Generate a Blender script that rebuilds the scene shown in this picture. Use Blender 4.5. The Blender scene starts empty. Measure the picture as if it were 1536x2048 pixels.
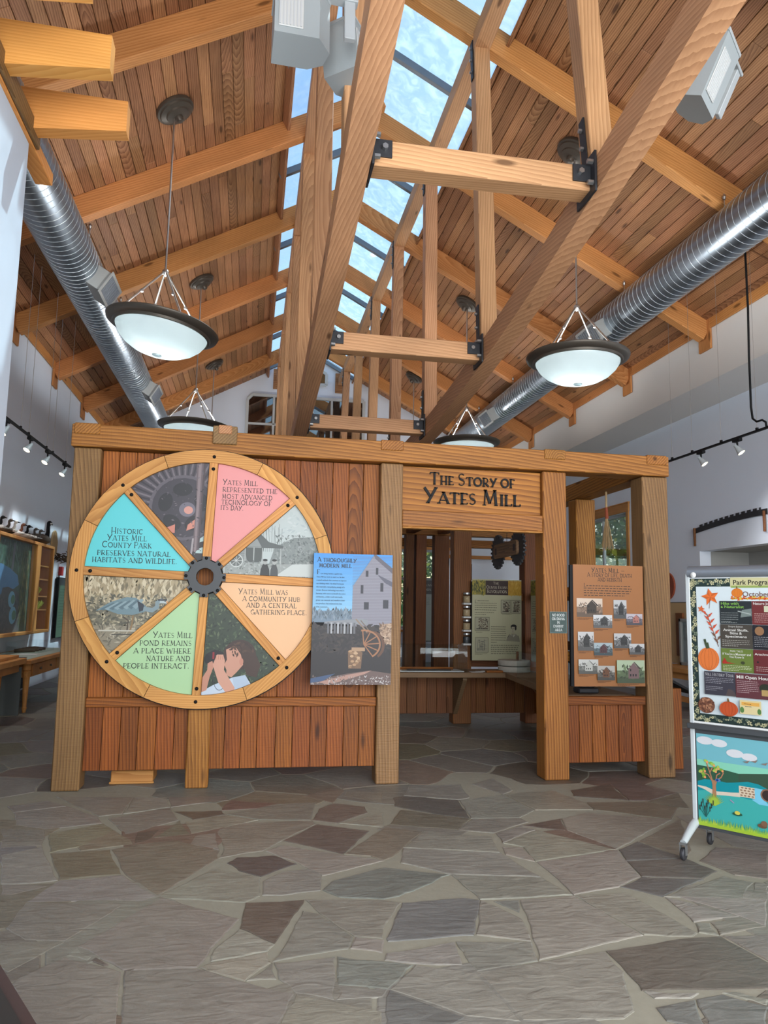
import bpy, bmesh, math, random
import numpy as np
from mathutils import Matrix, Vector, noise as mnoise
sc = bpy.context.scene
col = sc.collection
random.seed(7)
PI = math.pi

# ------------------------------------------------------------------ camera
YAW, PITCH, ROLL = math.radians(9.92), math.radians(7.25), math.radians(1.05)
EYE = Vector((0, 0, 1.45))
fwd = Vector((math.sin(YAW) * math.cos(PITCH), math.cos(YAW) * math.cos(PITCH), math.sin(PITCH)))
rgt = Vector((math.cos(YAW), -math.sin(YAW), 0)); upv = rgt.cross(fwd)
r2 = rgt * math.cos(ROLL) + upv * math.sin(ROLL)
u2 = upv * math.cos(ROLL) - rgt * math.sin(ROLL)
cd = bpy.data.cameras.new('camera'); cam = bpy.data.objects.new('camera', cd); col.objects.link(cam)
cd.sensor_fit = 'HORIZONTAL'; cd.sensor_width = 36; cd.lens = 36 * 1503 / 1536; cd.clip_start = .05; cd.clip_end = 300
cam.matrix_world = Matrix(((r2.x, u2.x, -fwd.x, EYE.x), (r2.y, u2.y, -fwd.y, EYE.y), (r2.z, u2.z, -fwd.z, EYE.z), (0, 0, 0, 1)))
sc.camera = cam

# ------------------------------------------------------------------ sky, sun, exposure
world = bpy.data.worlds.new('sky'); sc.world = world; world.use_nodes = True
wn = world.node_tree; wn.nodes.clear()
wo = wn.nodes.new('ShaderNodeOutputWorld'); wb = wn.nodes.new('ShaderNodeBackground')
ws = wn.nodes.new('ShaderNodeTexSky'); ws.sky_type = 'NISHITA'; ws.sun_disc = False
ws.sun_elevation = math.radians(40); ws.sun_rotation = math.radians(63); ws.air_density = 1.3; ws.dust_density = 2.0; ws.ozone_density = 1.5
wc = wn.nodes.new('ShaderNodeTexCoord'); wnz = wn.nodes.new('ShaderNodeTexNoise'); wnz.inputs['Scale'].default_value = 3.2; wnz.inputs['Detail'].default_value = 7
wr = wn.nodes.new('ShaderNodeMapRange'); wr.inputs[1].default_value = .46; wr.inputs[2].default_value = .72; wr.inputs[4].default_value = .5
wmx = wn.nodes.new('ShaderNodeMix'); wmx.data_type = 'RGBA'; wmx.inputs[7].default_value = (6.0, 6.6, 7.2, 1)
wn.links.new(wc.outputs['Generated'], wnz.inputs['Vector']); wn.links.new(wnz.outputs['Fac'], wr.inputs[0])
wn.links.new(wr.outputs[0], wmx.inputs[0]); wn.links.new(ws.outputs[0], wmx.inputs[6]); wn.links.new(wmx.outputs[2], wb.inputs[0])
wb.inputs[1].default_value = .155
wn.links.new(wb.outputs[0], wo.inputs[0])
SUN_DIR = Vector((.60, .30, .74)).normalized()      # towards the sun
sl = bpy.data.lights.new('sun', 'SUN'); sl.energy = 2.6; sl.angle = math.radians(.8); sl.color = (1, .95, .87)
so = bpy.data.objects.new('sun', sl); col.objects.link(so); so.rotation_euler = SUN_DIR.to_track_quat('Z', 'Y').to_euler(); so.location = (12, 8, 20)
# added fill lamp behind the camera, standing in for daylight at the entrance
al_ = bpy.data.lights.new('entrance_fill', 'AREA'); al_.shape = 'RECTANGLE'; al_.size = 9.2; al_.size_y = 4.4; al_.energy = 850; al_.color = (.96, .98, 1)
ao_ = bpy.data.objects.new('entrance_fill', al_); col.objects.link(ao_); ao_.location = (1.9, -2.85, 2.3); ao_.rotation_euler = (math.radians(90), 0, 0)
sc.view_settings.view_transform = 'Standard'; sc.view_settings.look = 'None'; sc.view_settings.gamma = 1
sc.view_settings.use_curve_mapping = False
sc.view_settings.exposure = .6
sc.cycles.max_bounces = 6; sc.cycles.diffuse_bounces = 4; sc.cycles.transparent_max_bounces = 12; sc.cycles.glossy_bounces = 3
sc.cycles.use_adaptive_sampling = True; sc.cycles.adaptive_threshold = .06
sc.cycles.sample_clamp_indirect = 8; sc.cycles.caustics_reflective = False; sc.cycles.caustics_refractive = False
sc.cycles.use_denoising = True

# ------------------------------------------------------------------ helpers
def lin(c):
    r = []
    for v in c[:3]:
        v = v / 255.0; r.append(v / 12.92 if v <= .04045 else ((v + .055) / 1.055) ** 2.4)
    return (r[0], r[1], r[2], 1.0)
WM = {}
def link(name, me, mat=None, parent=None, M=None):
    o = bpy.data.objects.new(name, me); col.objects.link(o)
    if mat is not None and me is not None and not me.materials: me.materials.append(mat)
    M = M if M is not None else Matrix()
    WM[o.name] = M
    if parent is not None:
        o.parent = parent; o.matrix_basis = WM[parent.name].inverted() @ M
    else:
        o.matrix_basis = M
    return o
def tag(o, label, cat, group=None):
    o['label'] = label; o['category'] = cat
    if group: o['group'] = group
    return o
def thing(name, label, cat, loc=(0, 0, 0), rz=0, group=None):
    o = link(name, None, None, None, Matrix.Translation(loc) @ Matrix.Rotation(rz, 4, 'Z'))
    o.empty_display_size = .1
    return tag(o, label, cat, group)
def struct(o):
    o['kind'] = 'structure'; return o
def T(x, y, z): return Matrix.Translation((x, y, z))
def RX(a): return Matrix.Rotation(a, 4, 'X')
def RY(a): return Matrix.Rotation(a, 4, 'Y')
def RZ(a): return Matrix.Rotation(a, 4, 'Z')
def mesh(name, V, F):
    me = bpy.data.meshes.new(name); me.from_pydata([tuple(v) for v in V], [], F); me.update(); return me
class G:
    """collects boxes, tubes, lathes and prisms into one mesh"""
    def __init__(s): s.V = []; s.F = []
    def add(s, V, F, M=None):
        n = len(s.V)
        s.V += [tuple(M @ Vector(v)) if M is not None else tuple(v) for v in V]
        s.F += [tuple(i + n for i in f) for f in F]; return s
    def box(s, a, b, M=None):
        x0, y0, z0 = a; x1, y1, z1 = b
        return s.add([(x0, y0, z0), (x1, y0, z0), (x1, y1, z0), (x0, y1, z0), (x0, y0, z1), (x1, y0, z1), (x1, y1, z1), (x0, y1, z1)],
                     [(3, 2, 1, 0), (4, 5, 6, 7), (0, 1, 5, 4), (1, 2, 6, 5), (2, 3, 7, 6), (3, 0, 4, 7)], M)
    def cbox(s, c, d, M=None):
        return s.box([c[i] - d[i] / 2 for i in range(3)], [c[i] + d[i] / 2 for i in range(3)], M)
    def bbox(s, a, b, e=.006, M=None):
        """box with chamfered edges"""
        bm = bmesh.new(); bmesh.ops.create_cube(bm, size=1)
        for v in bm.verts:
            for i in range(3): v.co[i] = (a[i] + b[i]) / 2 + v.co[i] * (b[i] - a[i])
        bmesh.ops.bevel(bm, geom=bm.edges[:], offset=e, segments=1, affect='EDGES')
        bm.verts.index_update()
        s.add([v.co[:] for v in bm.verts], [tuple(v.index for v in f.verts) for f in bm.faces], M); bm.free(); return s
    def tube(s, pts, r, n=8, M=None, cap=True):
        pts = [Vector(p) for p in pts]; V = []; F = []
        rr = r if isinstance(r, (list, tuple)) else [r] * len(pts)
        d0 = (pts[1] - pts[0]).normalized(); ref = Vector((0, 0, 1)) if abs(d0.z) < .9 else Vector((1, 0, 0))
        for i, p in enumerate(pts):
            d = (pts[min(i + 1, len(pts) - 1)] - pts[max(i - 1, 0)]).normalized()
            a = (ref - d * ref.dot(d)).normalized(); b = d.cross(a); ref = a
            for k in range(n):
                t = 2 * PI * k / n; V.append(p + (a * math.cos(t) + b * math.sin(t)) * rr[i])
        for i in range(len(pts) - 1):
            for k in range(n):
                F.append((i * n + k, i * n + (k + 1) % n, (i + 1) * n + (k + 1) % n, (i + 1) * n + k))
        if cap: F.append(tuple(range(n - 1, -1, -1))); F.append(tuple((len(pts) - 1) * n + k for k in range(n)))
        return s.add(V, F, M)
    def lathe(s, prof, n=32, M=None, closed=False):
        """profile of (r,z) turned about z"""
        V = []; F = []; m = len(prof)
        for k in range(n):
            t = 2 * PI * k / n
            for r, z in prof: V.append((r * math.cos(t), r * math.sin(t), z))
        for k in range(n):
            for i in range(m - 1 if not closed else m):
                j = (i + 1) % m; k2 = (k + 1) % n
                F.append((k * m + i, k2 * m + i, k2 * m + j, k * m + j))
        return s.add(V, F, M)
    def prism(s, poly, z0, z1, M=None):
        n = len(poly); V = [(x, y, z0) for x, y in poly] + [(x, y, z1) for x, y in poly]
        F = [tuple(range(n - 1, -1, -1)), tuple(range(n, 2 * n))] + [(i, (i + 1) % n, n + (i + 1) % n, n + i) for i in range(n)]
        return s.add(V, F, M)
    def mesh(s, name='part', smooth=False):
        me = mesh(name, s.V, s.F)
        if smooth:
            for p in me.polygons: p.use_smooth = True
            try: me.set_sharp_from_angle(angle=math.radians(40))
            except Exception: pass
        return me
    def build(s, name, mat, parent=None, M=None, smooth=False):
        """vertices are in world space unless M is given"""
        if M is None and parent is not None:
            P = WM[parent.name]; me = s.mesh(name, smooth)
            me.transform(P.inverted()); return link(name, me, mat, parent, P)
        return link(name, s.mesh(name, smooth), mat, parent, M)
MC = {}
def bar_mesh(L, w, h, e):
    k = (round(L, 3), round(w, 3), round(h, 3), e)
    if k not in MC: MC[k] = G().bbox((-L / 2, -w / 2, -h / 2), (L / 2, w / 2, h / 2), e).mesh('timber')
    return MC[k]
def frame_from(p0, p1, up=(0, 0, 1)):
    p0 = Vector(p0); p1 = Vector(p1); x = (p1 - p0).normalized(); up = Vector(up)
    z = (up - x * up.dot(x)).normalized(); y = z.cross(x); c = (p0 + p1) / 2
    return Matrix(((x.x, y.x, z.x, c.x), (x.y, y.y, z.y, c.y), (x.z, y.z, z.z, c.z), (0, 0, 0, 1)))
def bar(name, p0, p1, w, h, mat, parent=None, up=(0, 0, 1), e=.006):
    """timber from p0 to p1: w across, h along 'up'; the grain runs along its length"""
    L = (Vector(p1) - Vector(p0)).length
    me = bar_mesh(L, w, h, e)
    if me.materials and me.materials[0] != mat: me = me.copy(); me.materials.clear()
    return link(name, me, mat, parent, frame_from(p0, p1, up))
def copy_tree(o, M, parent=None):
    c = o.copy(); col.objects.link(c); WM[c.name] = M
    if parent is None: c.matrix_basis = M
    else: c.parent = parent
    for ch in list(o.children): copy_tree(ch, M, c)
    return c

# ------------------------------------------------------------------ materials
def newmat(name):
    m = bpy.data.materials.new(name); m.use_nodes = True; nt = m.node_tree; nt.nodes.clear()
    o = nt.nodes.new('ShaderNodeOutputMaterial'); b = nt.nodes.new('ShaderNodeBsdfPrincipled')
    nt.links.new(b.outputs[0], o.inputs[0]); return m, nt, b, o
def plain(name, c, rough=.5, metal=0, spec=.5, noise=0, nscale=8, bump=0):
    m, nt, b, o = newmat(name)
    b.inputs['Base Color'].default_value = lin(c); b.inputs['Roughness'].default_value = rough; b.inputs['Metallic'].default_value = metal
    b.inputs['Specular IOR Level'].default_value = spec
    if noise or bump:
        tc = nt.nodes.new('ShaderNodeTexCoord'); nz = nt.nodes.new('ShaderNodeTexNoise'); nz.inputs['Scale'].default_value = nscale; nz.inputs['Detail'].default_value = 5
        nt.links.new(tc.outputs['Object'], nz.inputs['Vector'])
        if noise:
            mr = nt.nodes.new('ShaderNodeMapRange'); mr.inputs[3].default_value = 1 - noise; mr.inputs[4].default_value = 1 + noise
            mx = nt.nodes.new('ShaderNodeMix'); mx.data_type = 'RGBA'; mx.blend_type = 'MULTIPLY'; mx.inputs[0].default_value = 1; mx.inputs[6].default_value = lin(c)
            nt.links.new(nz.outputs['Fac'], mr.inputs[0]); nt.links.new(mr.outputs[0], mx.inputs[7]); nt.links.new(mx.outputs[2], b.inputs['Base Color'])
        if bump:
            bp = nt.nodes.new('ShaderNodeBump'); bp.inputs['Strength'].default_value = bump; bp.inputs['Distance'].default_value = .01
            nt.links.new(nz.outputs['Fac'], bp.inputs['Height']); nt.links.new(bp.outputs[0], b.inputs['Normal'])
    return m
def wood(name, dark, light, ring=7.0, vary=.22, rough=.55, knots=True, fine=.5, spec=.25, saw=0, huevar=.005, con=.74):
    m, nt, b, o = newmat(name); N = nt.nodes.new; Lk = nt.links.new
    tc = N('ShaderNodeTexCoord'); oi = N('ShaderNodeObjectInfo')
    off = N('ShaderNodeVectorMath'); off.operation = 'SCALE'; off.inputs[0].default_value = (7.3, 1.9, 2.7); Lk(oi.outputs['Random'], off.inputs['Scale'])
    ad = N('ShaderNodeVectorMath'); ad.operation = 'ADD'; Lk(tc.outputs['Object'], ad.inputs[0]); Lk(off.outputs[0], ad.inputs[1])
    sc1 = N('ShaderNodeVectorMath'); sc1.operation = 'MULTIPLY'; sc1.inputs[1].default_value = (.16, 1.25, 1.0); Lk(ad.outputs[0], sc1.inputs[0])
    wv = N('ShaderNodeTexWave'); wv.wave_type = 'RINGS'; wv.rings_direction = 'SPHERICAL'; wv.wave_profile = 'SAW'
    wv.inputs['Scale'].default_value = ring * 1.8; wv.inputs['Distortion'].default_value = 2.6; wv.inputs['Detail'].default_value = 2; wv.inputs['Detail Scale'].default_value = 1.2
    Lk(sc1.outputs[0], wv.inputs['Vector'])
    sc2 = N('ShaderNodeVectorMath'); sc2.operation = 'MULTIPLY'; sc2.inputs[1].default_value = (2.2, 60, 60); Lk(ad.outputs[0], sc2.inputs[0])
    nf = N('ShaderNodeTexNoise'); nf.inputs['Scale'].default_value = 1; nf.inputs['Detail'].default_value = 4; Lk(sc2.outputs[0], nf.inputs['Vector'])
    sc3 = N('ShaderNodeVectorMath'); sc3.operation = 'MULTIPLY'; sc3.inputs[1].default_value = (.8, 3, 3); Lk(ad.outputs[0], sc3.inputs[0])
    nl = N('ShaderNodeTexNoise'); nl.inputs['Scale'].default_value = 1.2; nl.inputs['Detail'].default_value = 2; Lk(sc3.outputs[0], nl.inputs['Vector'])
    m1 = N('ShaderNodeMath'); m1.operation = 'MULTIPLY_ADD'; m1.inputs[1].default_value = fine; Lk(nf.outputs['Fac'], m1.inputs[0])
    m0 = N('ShaderNodeMath'); m0.operation = 'MULTIPLY'; m0.inputs[1].default_value = .62; Lk(wv.outputs['Fac'], m0.inputs[0]); Lk(m0.outputs[0], m1.inputs[2])
    rp = N('ShaderNodeMapRange'); rp.inputs[1].default_value = .08; rp.inputs[2].default_value = .62 + fine * .55; Lk(m1.outputs[0], rp.inputs[0])
    mx = N('ShaderNodeMix'); mx.data_type = 'RGBA'; mx.inputs[6].default_value = lin(light); mx.inputs[7].default_value = lin(dark); rp.inputs[4].default_value = con; Lk(rp.outputs[0], mx.inputs[0])
    last = mx.outputs[2]
    if knots:
        sk = N('ShaderNodeVectorMath'); sk.operation = 'MULTIPLY'; sk.inputs[1].default_value = (1.35, 5.0, 5.0); Lk(ad.outputs[0], sk.inputs[0])
        vo = N('ShaderNodeTexVoronoi'); vo.inputs['Scale'].default_value = 1.0; Lk(sk.outputs[0], vo.inputs['Vector'])
        kr = N('ShaderNodeMapRange'); kr.inputs[1].default_value = .07; kr.inputs[2].default_value = .14; kr.inputs[3].default_value = .85; kr.inputs[4].default_value = 0; Lk(vo.outputs['Distance'], kr.inputs[0])
        mk = N('ShaderNodeMix'); mk.data_type = 'RGBA'; mk.inputs[7].default_value = tuple(v * .35 for v in lin(dark)[:3]) + (1,); Lk(kr.outputs[0], mk.inputs[0]); Lk(last, mk.inputs[6]); last = mk.outputs[2]
    # large tone drift and tone from timber to timber
    mv = N('ShaderNodeMapRange'); mv.inputs[3].default_value = 1 - vary; mv.inputs[4].default_value = 1 + vary; Lk(oi.outputs['Random'], mv.inputs[0])
    mn = N('ShaderNodeMapRange'); mn.inputs[1].default_value = .3; mn.inputs[2].default_value = .7; mn.inputs[3].default_value = .85; mn.inputs[4].default_value = 1.15; Lk(nl.outputs['Fac'], mn.inputs[0])
    mm = N('ShaderNodeMath'); mm.operation = 'MULTIPLY'; Lk(mv.outputs[0], mm.inputs[0]); Lk(mn.outputs[0], mm.inputs[1])
    hs = N('ShaderNodeHueSaturation'); Lk(last, hs.inputs['Color']); Lk(mm.outputs[0], hs.inputs['Value'])
    wh = N('ShaderNodeTexWhiteNoise'); wh.noise_dimensions = '1D'; Lk(oi.outputs['Random'], wh.inputs['W'])
    mh = N('ShaderNodeMapRange'); mh.inputs[3].default_value = .5 - huevar; mh.inputs[4].default_value = .5 + huevar; Lk(wh.outputs['Value'], mh.inputs[0]); Lk(mh.outputs[0], hs.inputs['Hue'])
    Lk(hs.outputs[0], b.inputs['Base Color'])
    b.inputs['Roughness'].default_value = rough; b.inputs['Specular IOR Level'].default_value = spec
    bp = N('ShaderNodeBump'); bp.inputs['Strength'].default_value = .25; bp.inputs['Distance'].default_value = .004; Lk(m1.outputs[0], bp.inputs['Height'])
    if saw:
        ss = N('ShaderNodeVectorMath'); ss.operation = 'MULTIPLY'; ss.inputs[1].default_value = (90, 6, 6); Lk(ad.outputs[0], ss.inputs[0])
        ns = N('ShaderNodeTexNoise'); ns.inputs['Scale'].default_value = 1; ns.inputs['Detail'].default_value = 3; Lk(ss.outputs[0], ns.inputs['Vector'])
        b2 = N('ShaderNodeBump'); b2.inputs['Strength'].default_value = saw; b2.inputs['Distance'].default_value = .006; Lk(ns.outputs['Fac'], b2.inputs['Height']); Lk(bp.outputs[0], b2.inputs['Normal']); Lk(b2.outputs[0], b.inputs['Normal'])
    else: Lk(bp.outputs[0], b.inputs['Normal'])
    return m
M = {}
M['deck'] = wood('ceiling pine', (120, 78, 50), (188, 138, 98), ring=10, vary=.20, con=0.95)
M['rafter'] = wood('rafter pine', (172, 110, 58), (212, 152, 95), ring=8, vary=.06, knots=True, con=0.9)
M['truss'] = wood('truss fir', (148, 103, 70), (204, 158, 116), ring=8, vary=.07, knots=True, con=0.72)
M['post'] = wood('rough sawn post', (98, 72, 44), (146, 112, 72), ring=8, vary=.05, saw=.5, con=0.95)
M['beam'] = wood('exhibit beam', (108, 64, 24), (172, 116, 54), ring=8, vary=.06, saw=.25, con=1)
M['plank'] = wood('stained plank', (88, 44, 16), (156, 90, 36), ring=9, vary=.22, saw=.2, con=0.9)
M['plank2'] = wood('dark stained plank', (76, 44, 22), (128, 80, 44), ring=8, vary=.14, saw=.2)
M['oak'] = wood('light oak', (160, 106, 52), (200, 148, 84), ring=8, vary=.06, knots=False, con=0.9)
M['signwood'] = wood('sign pine', (112, 62, 22), (176, 114, 50), ring=5, vary=.03, knots=False, con=1.05)
M['orange'] = wood('orange varnished fir', (206, 134, 62), (230, 164, 92), ring=7, vary=.03, knots=False, fine=.2)
M['maple'] = wood('table maple', (170, 112, 58), (206, 148, 86), ring=9, vary=.06, knots=False)
M['counter'] = wood('grey counter', (96, 74, 54), (140, 112, 84), ring=6, vary=.04, knots=False)
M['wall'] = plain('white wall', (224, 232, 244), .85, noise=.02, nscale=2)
M['wallw'] = plain('warm white wall', (226, 224, 220), .85, noise=.02, nscale=2)
M['duct'] = plain('galvanised steel', (150, 160, 170), .33, metal=1, noise=.05, nscale=2)
M['seam'] = plain('duct seam', (182, 190, 194), .4, metal=.3)
M['grille'] = plain('grille grey', (150, 152, 150), .5, metal=.4)
M['steel'] = plain('dark steel plate', (58, 60, 64), .5, metal=.6)
M['bolt'] = plain('zinc bolt', (170, 172, 172), .35, metal=.9)
M['bronze'] = plain('brushed bronze', (96, 90, 82), .38, metal=.55)
M['nickel'] = plain('nickel rod', (190, 188, 184), .3, metal=.9)
M['black'] = plain('black paint', (18, 18, 20), .6, spec=.2)
M['char'] = plain('charcoal paint', (52, 55, 58), .55)
M['mull'] = plain('grey aluminium', (120, 126, 134), .4, metal=.5)
M['white'] = plain('white plastic', (196, 198, 196), .5)
M['lgrey'] = plain('light grey enamel', (168, 174, 176), .45)
M['fixgrey'] = plain('fixture grey', (156, 164, 166), .5)
M['paper'] = plain('white board', (186, 190, 192), .4)
M['dgreen'] = plain('dark green print', (40, 62, 58), .5)
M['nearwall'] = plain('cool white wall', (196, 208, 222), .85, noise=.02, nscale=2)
M['niche'] = plain('niche shaded grey', (158, 159, 156), .85)  # shade of the recess put into the colour, darker than the wall white
M['grain'] = plain('pale grain', (168, 146, 112), .9, noise=.2, nscale=60)
M['greypanel'] = plain('grey green panel', (92, 98, 96), .7)
M['navy'] = plain('dark blue grey board', (54, 64, 76), .7)
M['desk'] = plain('dark brown laminate', (58, 40, 36), .5)
M['desktop'] = plain('black desk top', (32, 28, 24), .5)
M['red'] = plain('red alarm', (190, 40, 40), .4)
M['stonew'] = plain('millstone', (176, 172, 160), .9, noise=.15, nscale=20, bump=.3)
M['straw'] = plain('dry straw', (186, 158, 116), .9)
M['leafm'] = plain('leaf', (72, 116, 44), .6)
M['leafy'] = plain('yellow leaf', (176, 178, 60), .6)
M['bark'] = plain('bark', (84, 68, 54), .9, noise=.2)
M['grass'] = plain('lawn', (84, 112, 56), .95, noise=.2, nscale=1)
M['saw'] = plain('old saw steel', (58, 58, 62), .55, metal=.5, noise=.15, nscale=14)
M['rust'] = plain('terracotta', (150, 72, 44), .8)
M['mortar'] = plain('mortar', (142, 138, 122), .95, noise=.10, nscale=20, bump=.2)
def _stone():
    m, nt, b, o = newmat('flagstone'); N = nt.nodes.new; Lk = nt.links.new
    tc = N('ShaderNodeTexCoord'); oi = N('ShaderNodeObjectInfo'); at = N('ShaderNodeAttribute'); at.attribute_name = 'Col'
    n1 = N('ShaderNodeTexNoise'); n1.inputs['Scale'].default_value = 3.2; n1.inputs['Detail'].default_value = 8; n1.inputs['Distortion'].default_value = .6; n1.inputs['Roughness'].default_value = .62
    n2 = N('ShaderNodeTexNoise'); n2.inputs['Scale'].default_value = 60; n2.inputs['Detail'].default_value = 4
    mp = N('ShaderNodeMapping'); mp.inputs['Scale'].default_value = (1, 2.6, 1); mp.inputs['Rotation'].default_value = (0, 0, .5)
    n3 = N('ShaderNodeTexNoise'); n3.inputs['Scale'].default_value = 7; n3.inputs['Detail'].default_value = 6; n3.inputs['Distortion'].default_value = 1.2
    Lk(tc.outputs['Object'], n1.inputs['Vector']); Lk(tc.outputs['Object'], n2.inputs['Vector']); Lk(tc.outputs['Object'], mp.inputs['Vector']); Lk(mp.outputs[0], n3.inputs['Vector'])
    a = N('ShaderNodeMath'); a.operation = 'ADD'; Lk(n1.outputs['Fac'], a.inputs[0]); Lk(n3.outputs['Fac'], a.inputs[1])
    mr = N('ShaderNodeMapRange'); mr.inputs[1].default_value = .75; mr.inputs[2].default_value = 1.25; mr.inputs[3].default_value = .84; mr.inputs[4].default_value = 1.14; Lk(a.outputs[0], mr.inputs[0])
    fr = N('ShaderNodeMapRange'); fr.inputs[3].default_value = .9; fr.inputs[4].default_value = 1.1; Lk(n2.outputs['Fac'], fr.inputs[0])
    mu = N('ShaderNodeMath'); mu.operation = 'MULTIPLY'; Lk(mr.outputs[0], mu.inputs[0]); Lk(fr.outputs[0], mu.inputs[1])
    hs = N('ShaderNodeHueSaturation'); Lk(at.outputs['Color'], hs.inputs['Color']); Lk(mu.outputs[0], hs.inputs['Value']); Lk(hs.outputs[0], b.inputs['Base Color'])
    bp = N('ShaderNodeBump'); bp.inputs['Strength'].default_value = .55; bp.inputs['Distance'].default_value = .012; Lk(a.outputs[0], bp.inputs['Height']); Lk(bp.outputs[0], b.inputs['Normal'])
    b.inputs['Roughness'].default_value = .45; b.inputs['Specular IOR Level'].default_value = .5
    return m
M['stone'] = _stone()
def _print(name, rough):
    m, nt, b, o = newmat(name); at = nt.nodes.new('ShaderNodeAttribute'); at.attribute_name = 'Col'
    nt.links.new(at.outputs['Color'], b.inputs['Base Color']); b.inputs['Roughness'].default_value = rough; b.inputs['Specular IOR Level'].default_value = .3
    return m
M['print'] = _print('print', .42)
def _skyglass():
    m, nt, b, o = newmat('skylight glass'); N = nt.nodes.new; Lk = nt.links.new; nt.nodes.remove(b)
    tr = N('ShaderNodeBsdfTransparent'); tr.inputs[0].default_value = (.80, .93, 1.0, 1)
    gl = N('ShaderNodeBsdfGlossy'); gl.inputs['Roughness'].default_value = .03
    dl = N('ShaderNodeBsdfTranslucent'); dl.inputs[0].default_value = (.75, .85, .9, 1)
    tc = N('ShaderNodeTexCoord'); nz = N('ShaderNodeTexNoise'); nz.inputs['Scale'].default_value = 5; nz.inputs['Detail'].default_value = 9; nz.inputs['Roughness'].default_value = .72; nz.inputs['Distortion'].default_value = 1.0
    Lk(tc.outputs['Object'], nz.inputs['Vector'])
    mr = N('ShaderNodeMapRange'); mr.inputs[1].default_value = .45; mr.inputs[2].default_value = .75; mr.inputs[3].default_value = .02; mr.inputs[4].default_value = .3; Lk(nz.outputs['Fac'], mr.inputs[0])
    m1 = N('ShaderNodeMixShader'); Lk(mr.outputs[0], m1.inputs[0]); Lk(tr.outputs[0], m1.inputs[1]); Lk(dl.outputs[0], m1.inputs[2])
    m2 = N('ShaderNodeMixShader'); m2.inputs[0].default_value = .05; Lk(m1.outputs[0], m2.inputs[1]); Lk(gl.outputs[0], m2.inputs[2])
    Lk(m2.outputs[0], o.inputs[0]); return m
M['skyglass'] = _skyglass()
def _clear(name, fac, tint, hi=.6):
    m, nt, b, o = newmat(name); N = nt.nodes.new; Lk = nt.links.new; nt.nodes.remove(b)
    tr = N('ShaderNodeBsdfTransparent'); tr.inputs[0].default_value = tint + (1,)
    gl = N('ShaderNodeBsdfGlossy'); gl.inputs['Roughness'].default_value = .02
    lw = N('ShaderNodeLayerWeight'); lw.inputs[0].default_value = .35
    mr = N('ShaderNodeMapRange'); mr.inputs[3].default_value = fac; mr.inputs[4].default_value = hi; Lk(lw.outputs['Fresnel'], mr.inputs[0])
    ms = N('ShaderNodeMixShader'); Lk(mr.outputs[0], ms.inputs[0]); Lk(tr.outputs[0], ms.inputs[1]); Lk(gl.outputs[0], ms.inputs[2]); Lk(ms.outputs[0], o.inputs[0]); return m
M['glass'] = _clear('window glass', .05, (.9, .96, .95))
M['acrylic'] = _clear('clear acrylic', .012, (.95, .97, .97), .10)
def _mirror():
    m, nt, b, o = newmat('dark window glass'); b.inputs['Base Color'].default_value = (.006, .008, .01, 1); b.inputs['Roughness'].default_value = .02; b.inputs['IOR'].default_value = 2.1; b.inputs['Specular IOR Level'].default_value = .9
    return m
M['darkglass'] = _mirror()
def _bowl():
    m, nt, b, o = newmat('opal glass'); N = nt.nodes.new; nt.nodes.remove(b)
    d = N('ShaderNodeBsdfDiffuse'); d.inputs[0].default_value = lin((176, 184, 186)); t = N('ShaderNodeBsdfTranslucent'); t.inputs[0].default_value = lin((180, 189, 191))
    g = N('ShaderNodeBsdfGlossy'); g.inputs['Roughness'].default_value = .2
    ms = N('ShaderNodeMixShader'); ms.inputs[0].default_value = .5; nt.links.new(d.outputs[0], ms.inputs[1]); nt.links.new(t.outputs[0], ms.inputs[2])
    m2 = N('ShaderNodeMixShader'); m2.inputs[0].default_value = .04; nt.links.new(ms.outputs[0], m2.inputs[1]); nt.links.new(g.outputs[0], m2.inputs[2]); nt.links.new(m2.outputs[0], o.inputs[0]); return m
M['opal'] = _bowl()
def emit(name, c, s):
    m, nt, b, o = newmat(name); b.inputs['Base Color'].default_value = lin(c); b.inputs['Emission Color'].default_value = lin(c); b.inputs['Emission Strength'].default_value = s; return m
M['lamp'] = emit('lit lamp face', (255, 236, 205), 4)
# ================================================================== the hall
CX, HALF = 1.41, 5.05           # ridge line and half width
XL, XR = CX - HALF, CX + HALF   # wall faces at the eaves
SK, ZS, SLOPE = 1.24, 7.75, .538
YB, YG = -3.0, 20.2             # behind the camera ... far gable
ZE = ZS - SLOPE * (HALF - SK)   # deck at the eaves
ZR = ZS + SLOPE * SK
def deck_z(half): return ZS - SLOPE * (half - SK)
RAFL = [6.98 + 2.33 * k for k in range(-4, 6)]
RAFR = [7.34 + 2.33 * k for k in range(-4, 6)]
ang = math.atan(SLOPE)

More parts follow.
